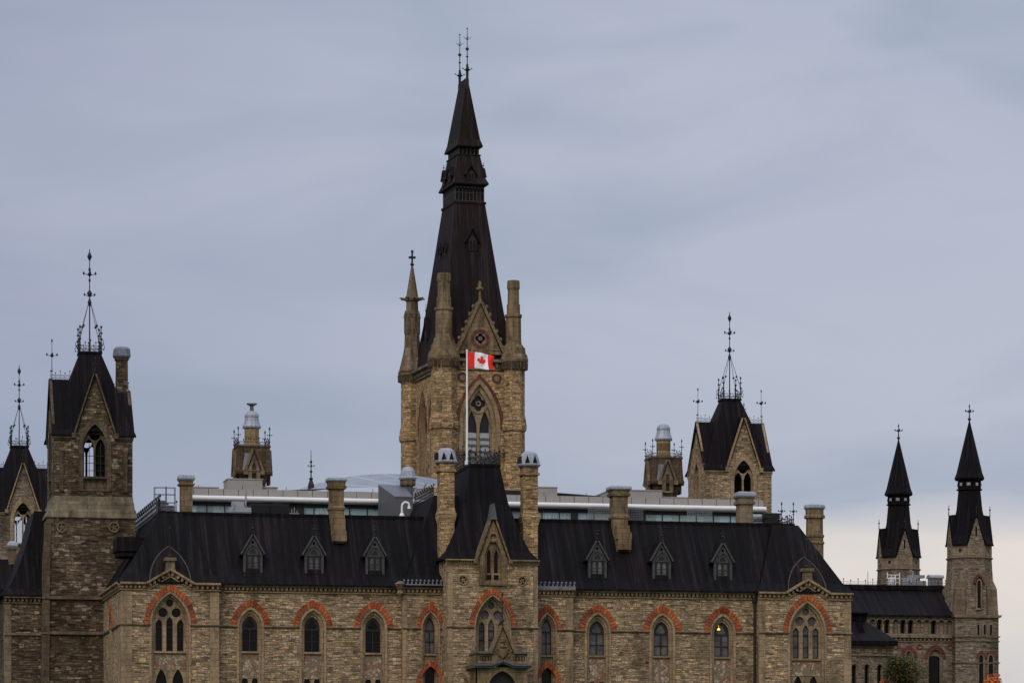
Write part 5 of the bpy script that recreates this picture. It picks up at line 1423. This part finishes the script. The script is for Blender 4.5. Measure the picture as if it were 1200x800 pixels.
BKR = thing('rear_roof', 'low dark roof behind the side range with a lead capped chimney stub', 'building', (X(0, Yq), Yq, G))
m = MB(); m.rects([(G, X(-60, Yq), X(30, Yq), Yq, Yq + 8), (Z(690, 10, Yq), X(-60, Yq), X(30, Yq), Yq, Yq + 8), (Z(652, 10, Yq), X(-60, Yq) , X(26, Yq), Yq + 2.5, Yq + 6)]); ob('roof', m, 'roof', BKR)
m = MB(); m.sq(cxq, Yq + 2.4, [(Z(690, 17, Yq), 4.6 * q), (Z(641, 17, Yq), 4.6 * q), (Z(641, 17, Yq), 5.6 * q), (Z(638, 17, Yq), 5.8 * q)]); o = ob('chimney', m, 'trim_dark', BKR)
m = MB(); m.sq(cxq, Yq + 2.4, [(Z(638, 17, Yq), 6 * q), (Z(636, 17, Yq), 6.4 * q), (Z(632.5, 17, Yq), 5 * q), (Z(631, 17, Yq), 3.5 * q)]); ob('chimney_cap', m, 'lead', o)

# ------------------------------------------------------------------ rear wing at the north end
Yr = 34.0; sr = S(1080, Yr); zr_ = lambda py: Z(py, 1080, Yr)
RW = thing('rear_wing', 'lower grey brown wing with a row of small round arches under a plain dark roof', 'building', (X(1050, Yr), Yr, G))
a, b = X(985, Yr), X(1128, Yr); ze_ = zr_(722)
ops = []; blind = []
cx_ = [1022.5, 1030.5, 1039.4, 1049.4, 1058.2, 1067.2, 1076.6, 1085.4, 1094.2, 1103, 1112.4]
dark = {1030.5, 1039.4, 1058.2, 1067.2, 1094.2}
arcs = [lancet(X(p, Yr), 3.35 * sr, zr_(742), zr_(729.5), 3.4 * sr * 1.0, 5) for p in cx_]
doors = [lancet(X(1065, Yr), 6.5 * sr, G + 1, zr_(771), 10.5 * sr), lancet(X(1096, Yr), 9.2 * sr, G + 1, zr_(771), 11.8 * sr)]
m = MB(); m.panel([(a, G), (b, G), (b, ze_), (a, ze_)], arcs + doors, Yr, Yr + .6)
m.poly([(a, Yr, G), (a, Yr + 12, G), (a, Yr + 12, ze_), (a, Yr, ze_)]); m.poly([(a, Yr + 12, G), (b, Yr + 12, G), (b, Yr + 12, ze_), (a, Yr + 12, ze_)])
ob('wall', m, 'rubble_grey', RW)
for p, o_ in zip(cx_, arcs):
    m = MB(); x = X(p, Yr); q = MB()
    m.ribbon([(x - 3.9 * sr, zr_(729.5))] + [(x + u * 1.16, zr_(729.5) + v * 1.16) for u, v in arch(3.35 * sr, 3.4 * sr, 5)][1:-1] + [(x + 3.9 * sr, zr_(729.5))], .1, Yr - .1, Yr + .05)
    w_ = ob('window', m, 'trim_grey', RW)
    q.poly([(x - 3.6 * sr, Yr + (.5 if p in dark else .22), zr_(743)), (x + 3.6 * sr, Yr + (.5 if p in dark else .22), zr_(743)), (x + 3.6 * sr, Yr + (.5 if p in dark else .22), zr_(725)), (x - 3.6 * sr, Yr + (.5 if p in dark else .22), zr_(725))])
    ob('pane' if p in dark else 'blind_panel', q, 'glass_dark' if p in dark else 'trim_grey', w_)
for p, o_, ww, hh_ in ((1065, doors[0], 6.5, 10.5), (1096, doors[1], 9.2, 11.8)):
    x = X(p, Yr)
    rw_ = .10 if p == 1096 else .25
    gothic_window(RW, (x, Yr, zr_(771)), ww * sr, hh_ * sr, rw_, hh_ * sr - rw_ * .8, G + 1.1 - zr_(771), .25, [lancet(0, ww * sr - (.15 if p == 1096 else .35), G + 1.3 - zr_(771), -.05 if p == 1096 else -.2, .3 if p == 1096 else .5)], brick=((ww + 4) * sr, (hh_ + 4.6) * sr, 9), brick_mat='redstone_dark', trim='trim_grey')
m = MB(); cornice(m, [(a, zr_(745)), (b, zr_(745))], Yr, .5, .36, .17, .3); m.box(a, b, Yr - .15, Yr + .02, zr_(724), zr_(721.6)); m.box(a, b, Yr - .08, Yr + .02, zr_(744.5), zr_(743)); ob('cornice', m, 'trim_grey', RW)
for p in (1049.6, 1077.6, 1113.6):
    m = MB(); m.panel(circ(X(p, Yr), zr_(757.5), 3.6 * sr), [circ(X(p, Yr), zr_(757.5), 2.2 * sr)], Yr - .06, Yr + .05); ob('roundel', m, 'redstone_dark', RW)
m = MB(); m.rects([(ze_ - .05, a, b - .1, Yr - .3, Yr + 13), (ze_ + .1, a, b - .1, Yr - .3, Yr + 13), (zr_(687.5), a, X(1111, Yr + 3.4), Yr + 3.4, Yr + 10)]); m.box(a, X(1110.5, Yr + 3.3), Yr + 3.2, Yr + 10, zr_(688), zr_(681.5) - .05); ob('roof', m, 'roof', RW)
m = MB(); zt_ = zr_(682)
cresting(m, (a, Yr + 3.4, zt_), (X(1108, Yr + 3.4), Yr + 3.4, zt_), .45, .62, .025, False); m.tube((X(1017, Yr + 4), Yr + 4, zt_), (X(1017, Yr + 4), Yr + 4, zt_ + 1.2), .03, .02, 4); ob('cresting', m, 'iron', RW)
# machines on that roof
def place_on(px, name, label, cat, build, mat, group=None): return machine(name, label, cat, px, Yr + 5, build, mat, group, zbase=zt_)
def scaff(m, s):
    for x in (-.55, -.18, .18, .55): m.tube((x, 0, 0), (x, 0, 1.2 if abs(x) > .3 else .95), .045, .045, 4)
    for z in (.35, .7, 1.0): m.tube((-.55, 0, z), (.55, 0, z), .04, .04, 4)
    m.tube((-.55, 0, 0), (.18, 0, .9), .035, .035, 4); m.box(-.3, .2, .1, .5, .1, .8)
place_on(1047, 'white_frame', 'white tubular frame on the ridge of the lower rear wing', 'frame', scaff, 'white')
def duct(m, s):
    m.box(-1.1, .2, -.4, .4, 0, .75); m.box(.2, 1.0, -.35, .35, 0, .5); m.box(-.5, .9, -.3, .3, .75, 1.0); m.path([(-.4, -.45, .3), (-.2, -.45, 1.2), (-.5, -.45, 1.4)], .07, 6)
    for i in range(5): m.box(-1.05 + .25 * i, -.95 + .25 * i, -.43, -.4, .1, .65)
place_on(1071, 'duct_unit', 'jumble of grey ducts and boxes on the rear wing ridge', 'machine', duct, 'midgrey')
def bigvent(m, s):
    m.box(-.55, .55, -.4, .4, 0, .75); m.loft([[(x, -.55 * cos(pi * i / 6) * -1, .75 + .32 * sin(pi * i / 6)) for i in range(7)] for x in (-.65, .65)])
    for i in range(4): m.box(-.52, .52, -.43, -.4, .12 + .15 * i, .18 + .15 * i)
place_on(1096, 'round_topped_vent', 'grey vent with a curved hood beside the rear corner tower', 'vent', bigvent, 'midgrey')

# low hipped annex against it
Ya = 27.0; za_ = lambda py: Z(py, 1020, Ya)
AX = thing('low_annex', 'low annex with a shallow hipped slate grey roof and small gablet vent', 'building', (X(1020, Ya), Ya, G))
a, b = X(975, Ya), X(1046, Ya); ze_ = za_(754); sa_ = S(1020, Ya)
wn = [1000.8, 1015.7, 1030.5]
m = MB(); m.panel([(a, G), (b, G), (b, ze_), (a, ze_)], [lancet(X(p, Ya), 2.7 * sa_, G + 2, za_(782), 3.4 * sa_, 5) for p in wn], Ya, Ya + .5); m.poly([(b, Ya, G), (b, Ya + 6.9, G), (b, Ya + 6.9, ze_), (b, Ya, ze_)]); ob('wall', m, 'rubble_grey', AX)
for p in wn:
    x = X(p, Ya); m = MB(); m.ribbon([(x + u, za_(782) + v) for u, v in arch(3.7 * sa_, 4.6 * sa_, 6)], .14, Ya - .12, Ya + .05); o = ob('window', m, 'trim_grey', AX)
    m = MB(); m.poly([(x - 3 * sa_, Ya + .4, G + 2), (x + 3 * sa_, Ya + .4, G + 2), (x + 3 * sa_, Ya + .4, za_(777)), (x - 3 * sa_, Ya + .4, za_(777))]); ob('pane', m, 'glass_dark', o)
m = MB(); m.box(a, b + .1, Ya - .12, Ya + .02, za_(768), za_(766.5)); m.box(a, b + .08, Ya - .06, Ya + .02, za_(758), ze_)
for p in (1005.5, 1015.5, 1025.5, 1035.3): x = X(p, Ya); m.box(x - 2.4 * sa_, x + 2.4 * sa_, Ya - .1, Ya, za_(764), za_(760))
ob('cornice', m, 'trim_grey', AX)
m = MB(); m.rects([(za_(755.5), a, b + .3, Ya - .5, Ya + 6.9), (za_(750.5), a, b + .3, Ya - .5, Ya + 6.9), (za_(724), a, X(1014, Ya + 3), Ya + 3.2, Ya + 6)])
x = X(1013.5, Ya); m.loft([[(x - 5 * sa_, Ya + .9, za_(743)), (x + 5 * sa_, Ya + .9, za_(743)), (x, Ya + .9, za_(727.5))], [(x - .1, Ya + 2.8, za_(743) + .8), (x + .1, Ya + 2.8, za_(743) + .8), (x, Ya + 2.8, za_(727.5))]])
m.box(a, X(1016, Ya + 3), Ya + 3, Ya + 6, za_(724), za_(716)); m.box(a, X(1017.5, Ya + 3), Ya + 2.7, Ya + 6, za_(716), za_(714.5)); ob('roof', m, 'roof', AX)

# ------------------------------------------------------------------ slender octagonal corner towers with witch-hat spires
def corner_tower(px, Y, top, kk, label, lower):
    s = S(px, Y) * kk; cx = X(px, Y + 25.5 * s); z = lambda d: Z(top + d * kk, px, Y + 25.5 * s)   # d: rows below the spire's tip
    R = 25.5 * s; cy = Y + R
    R_ = thing('corner_tower', label, 'tower', (cx, cy, G), 0, 'slender octagonal towers with dark pointed spires')
    f8 = 1 / cos(pi / 8)
    m = MB(); m.ngon(cx, cy, [(G, 27 * s * f8), (z(228), 27 * s * f8), (z(205), 26.5 * s * f8), (z(165), 24.2 * s * f8), (z(146), 24 * s * f8)]); ob('shaft', m, 'rubble_grey', R_)
    m = MB()
    m.ngon(cx, cy, [(z(164), 24.6 * s * f8), (z(162.5), 26 * s * f8), (z(161), 24.3 * s * f8)]); m.ngon(cx, cy, [(z(160), 24.25 * s * f8), (z(147), 24.25 * s * f8)]); ob('band', m, 'trim_grey', R_)
    gwid = 24.2 * s * math.tan(pi / 8) * 1.0
    for a_ in (0, -pi / 2, pi, pi / 2):
        ca, sa = cos(a_), sin(a_); xf = lambda x, y, q, ca=ca, sa=sa: (cx + x * ca - y * sa, cy + x * sa + y * ca, q)
        gb = MB(); gr = MB(); cpg = MB(); dt = MB(); wi = MB()
        gb.xf = gr.xf = cpg.xf = dt.xf = wi.xf = xf
        gb.panel([(-gwid, z(147)), (gwid, z(147)), (0, z(114))], [rect(-.07, .07, z(138), z(127))], -24.4 * s, -23.4 * s)
        gr.loft([[(-gwid - .15, -25.6 * s, z(148.5)), (0, -25.6 * s, z(112)), (gwid + .15, -25.6 * s, z(148.5)), (0, -25.6 * s, z(114.5))], [(-gwid * .8, -14 * s, z(146)), (0, -10 * s, z(110)), (gwid * .8, -14 * s, z(146)), (0, -10 * s, z(118))]])
        dt.panel(circ(0, z(154), 3.6 * s, 12), [circ(0, z(154), 2.2 * s, 10)], -25 * s, -24.0 * s)
        cpg.tube((0, -25.5 * s, z(113)), (0, -25.5 * s, z(100)), .05, .025, 4); cpg.gem(0, -25.5 * s, z(105), .1, .12)
        ca, sa = cos(a_ + pi / 4), sin(a_ + pi / 4); dt.xf = lambda x, y, q, ca=ca, sa=sa: (cx + x * ca - y * sa, cy + x * sa + y * ca, q)
        wi.xf = dt.xf; wi.panel(circ(0, z(154), 2.2 * s, 10), [], -24.6 * s, -24.2 * s)
        ob('gable', gb, 'rubble_grey', R_); ob('roundel', dt, 'trim_grey', R_); ob('recess', wi, 'frame', R_); ob('gable_roof', gr, 'roof', R_); ob('gable_finial', cpg, 'iron', R_)
    # broach roof: octagon at the eaves drawn in to a slim neck
    m = MB(); m.ngon(cx, cy, [(z(147), 22.6 * s * f8), (z(138), 21.2 * s * f8), (z(122), 17.5 * s * f8), (z(105), 14 * s * f8), (z(84), 12.2 * s * f8), (z(82), 12 * s * f8)], cap0=False)
    for k in range(4):
        a_ = pi / 4 + k * pi / 2; ca, sa = cos(a_), sin(a_); m.xf = lambda x, y, q, ca=ca, sa=sa: (cx + x * ca - y * sa, cy + x * sa + y * ca, q)
        g2 = 9.6 * s
        m.loft([[(-g2, -27 * s, z(148)), (g2, -27 * s, z(148)), (g2, -23 * s, z(148)), (-g2, -23 * s, z(148))], [(-g2, -27 * s, z(146.5)), (g2, -27 * s, z(146.5)), (g2, -23 * s, z(146.5)), (-g2, -23 * s, z(146.5))], [(-g2 * .95, -22 * s, z(137)), (g2 * .95, -22 * s, z(137)), (g2 * .95, -20 * s, z(137)), (-g2 * .95, -20 * s, z(137))]])
    m.xf = None
    sr_ = ob('broach_roof', m, 'roof', R_)
    m = MB(); m.ngon(cx, cy, [(z(82.5), 14 * s * f8), (z(81), 14 * s * f8)]); m.ngon(cx, cy, [(z(81), 12.4 * s * f8), (z(70), 12.4 * s * f8)])
    for i in range(16):
        a_ = 2 * pi * (i + .5) / 16; r = 12.9 * s; m.tube((cx + r * cos(a_), cy + r * sin(a_), z(81)), (cx + r * cos(a_), cy + r * sin(a_), z(70)), .07, .07, 4)
    m.ngon(cx, cy, [(z(76), 12.9 * s * f8), (z(75.3), 12.9 * s * f8)])
    ob('lantern', m, 'roof', R_)
    m = MB()
    for i in range(8):
        a_ = 2 * pi * i / 8; ca, sa = cos(a_), sin(a_); m.xf = lambda x, y, q, ca=ca, sa=sa: (cx + x * ca - y * sa, cy + x * sa + y * ca, q)
        for q in (-.3, .3): m.panel(foil(q, z(76), .17, 4), [], -13.1 * s, -12.6 * s)  # solid pale foils stand in for light seen through the lantern openings
    ob('pierced_panel', m, 'midgrey', R_)
    m = MB(); m.ngon(cx, cy, [(z(71), 15 * s * f8), (z(69), 16.3 * s * f8), (z(67.5), 16 * s * f8), (z(62), 14 * s * f8), (z(30), 7 * s * f8), (z(2), .9 * s), (z(0), .6 * s)]); ob('spire', m, 'roof', R_)
    m = MB(); zt = z(2); m.tube((cx, cy, zt), (cx, cy, z(-17)), .07, .03, 5); m.gem(cx, cy, z(-1), .18, .2); fleur(m, cx, cy, z(-10), .55, .05); m.gem(cx, cy, z(-16), .07, .25); ob('iron_finial', m, 'iron', R_)
    if lower: lower(R_, cx, cy, s, z)
    return R_
def north_lower(R_, cx, cy, s, z):
    zz = lambda py: Z(py, 1148, 34); h = 25.2 * s
    m = MB(); m.rects([(G, cx - h - .1, cx + h + .1, cy - h - .15, cy + h + .1), (zz(722), cx - h - .1, cx + h + .1, cy - h - .15, cy + h + .1)]); ob('lower_wall', m, 'rubble_grey', R_)
    m = MB()
    for py, e, t in ((721, .25, .22), (745.5, .14, .12), (751, .1, .1), (776, .12, .12)): m.rects([(zz(py) - t, cx - h - e * .4 - .1, cx + h + e * .4 + .1, cy - h - e - .1, cy + h + e), (zz(py), cx - h - e - .1, cx + h + e + .1, cy - h - e - .15, cy + h + e)])
    ob('string_course', m, 'trim_grey', R_)
    yb = cy - h - .15
    for px in (1146.4, 1153.7, 1161):
        x = X(px, yb); m = MB(); m.panel(lancet(x, 2.1 * s * 1.35, zz(744.8), zz(733), 3.4 * s), [lancet(x, 1.35 * s, zz(744), zz(734), 2.2 * s)], yb - .06, yb + .12); o = ob('window', m, 'trim_grey', R_)
        m = MB(); m.poly([(x - 2 * s, yb - .015, zz(744)), (x + 2 * s, yb - .015, zz(744)), (x + 2 * s, yb - .015, zz(731.5)), (x - 2 * s, yb - .015, zz(731.5))]); ob('pane', m, 'glass_dark', o)
    for px in (1149.6, 1161):
        x = X(px, yb); m = MB(); m.panel(lancet(x, 4.2 * s, G + 2, zz(771), 5.6 * s), [lancet(x, 2.6 * s, G + 2.1, zz(771), 4 * s)], yb - .06, yb + .12); o = ob('window', m, 'trim_grey', R_)
        m = MB(); m.poly([(x - 3 * s, yb - .02, G + 2), (x + 3 * s, yb - .02, G + 2), (x + 3 * s, yb - .02, zz(766)), (x - 3 * s, yb - .02, zz(766))]); ob('pane', m, 'glass_dark', o)
        m = MB(); voussoirs(m, x, zz(771), 4.3 * s, 5.7 * s, 5.8 * s, 8.6 * s, yb - .1, yb + .02, 8); ob('arch_stones', m, 'redstone_dark', o)
    # slit window on the octagon front, corner broaches
    yo = cy - 26.8 * s
    m = MB(); m.panel(lancet(cx + 2 * s, 3.6 * s, zz(715), zz(684), 5.6 * s), [lancet(cx + 2 * s, 2.1 * s, zz(713), zz(684), 3.6 * s)], yo - .18, yo + .3); o = ob('window', m, 'trim_grey', R_)
    m = MB(); m.poly([(cx - 1.5 * s, yo - .04, zz(713)), (cx + 5 * s, yo - .04, zz(713)), (cx + 5 * s, yo - .04, zz(680)), (cx - 1.5 * s, yo - .04, zz(680))]); ob('pane', m, 'glass_dark', o)
    m = MB(); voussoirs(m, cx + 2 * s, zz(684), 4.6 * s, 7.6 * s, 6.6 * s, 11 * s, yo - .22, yo + .3, 8); ob('arch_stones', m, 'redstone_dark', o)
    m = MB()
    for sx in (-1, 1):
        for sy in (-1, 1):
            bx, by = cx + sx * (h - .35), cy + sy * (h - .35)
            m.rects([(zz(722), bx - .45, bx + .45, by - .45, by + .45), (zz(690), bx - .42 - sx * .1, bx + .42 - sx * .1, by - .42, by + .42), (zz(664), bx - .15 - sx * .5, bx + .15 - sx * .5, by - .15 - sy * .4, by + .15 - sy * .4)])
    ob('corner_buttress', m, 'trim_dark', R_)
corner_tower(1136, 33.3, 492, 1.0, 'nearer slender octagonal tower with a dark spire at the end of the lower wing', north_lower)
corner_tower(1053, 58, 514, .945, 'farther slender octagonal tower whose spire stands behind the lower wing roof', None)

# ------------------------------------------------------------------ autumn trees
def tree(px, Y, toppy, wid, label, mats, seed, name='autumn_tree', nleaf=5200, group=None):
    rnd = random.Random(seed)
    x, y = X(px, Y), Y; zt = Z(toppy, px, Y); H_ = zt - G; r = wid * S(px, Y) / 2
    R_ = thing(name, label, 'tree', (x, y, G), 0, group)
    m = MB(); m.tube((0, 0, -.1), (.1, 0, H_ * .35), .22, .17, 8); m.tube((.1, 0, H_ * .35), (0, .1, H_ * .9), .17, .03, 6)
    tips = []
    for i in range(14):
        a_ = rnd.uniform(0, 2 * pi); z0 = H_ * rnd.uniform(.28, .75); e = r * rnd.uniform(.5, .95) * (1.15 - z0 / H_ * .7)
        p0 = (0.06, .02, z0); p1 = (e * cos(a_), e * sin(a_), z0 + H_ * rnd.uniform(.1, .25)); m.tube(p0, p1, .07, .02, 5); tips.append(p1)
    ob('trunk', m, 'bark', R_, local=True)
    blobs = [(t, rnd.uniform(.55, 1.0) * r * .5) for t in tips] + [((rnd.gauss(0, r * .3), rnd.gauss(0, r * .3), H_ * rnd.uniform(.5, .92)), r * rnd.uniform(.3, .5)) for _ in range(14)] + [((0, 0, H_ * .93), r * .28)]
    c = MB()
    for i in range(nleaf):
        (bx, by, bz), br = rnd.choice(blobs)
        d = Vector((rnd.gauss(0, 1), rnd.gauss(0, 1), rnd.gauss(0, 1))); d.normalize(); q = br * (rnd.random() ** .45)
        p = Vector((bx, by, bz)) + d * q
        if p.z > H_: continue
        u = Vector((rnd.gauss(0, 1), rnd.gauss(0, 1), rnd.gauss(0, 1))).normalized(); v = u.orthogonal().normalized(); l = rnd.uniform(.08, .15)
        c.add([tuple(p - u * l), tuple(p + v * l * .6), tuple(p + u * l), tuple(p - v * l * .6)], [[0, 1, 2, 3]])
    ob('crown', c, mats, R_, local=True)
    return R_
tree(1061, 14, 767, 66, 'dull green tree beginning to turn, standing before the tall dark arch of the lower wing', 'leaf_green', 3, nleaf=9000)
tree(1166, 20, 788.5, 42, 'bright orange tree at the foot of the nearer octagonal tower', 'leaf_orange', 5, nleaf=4200, group='orange autumn trees')
tree(1037, 16, 791, 26, 'small orange tree peeping up beside the dull green tree', 'leaf_orange', 8, nleaf=3600, group='orange autumn trees')
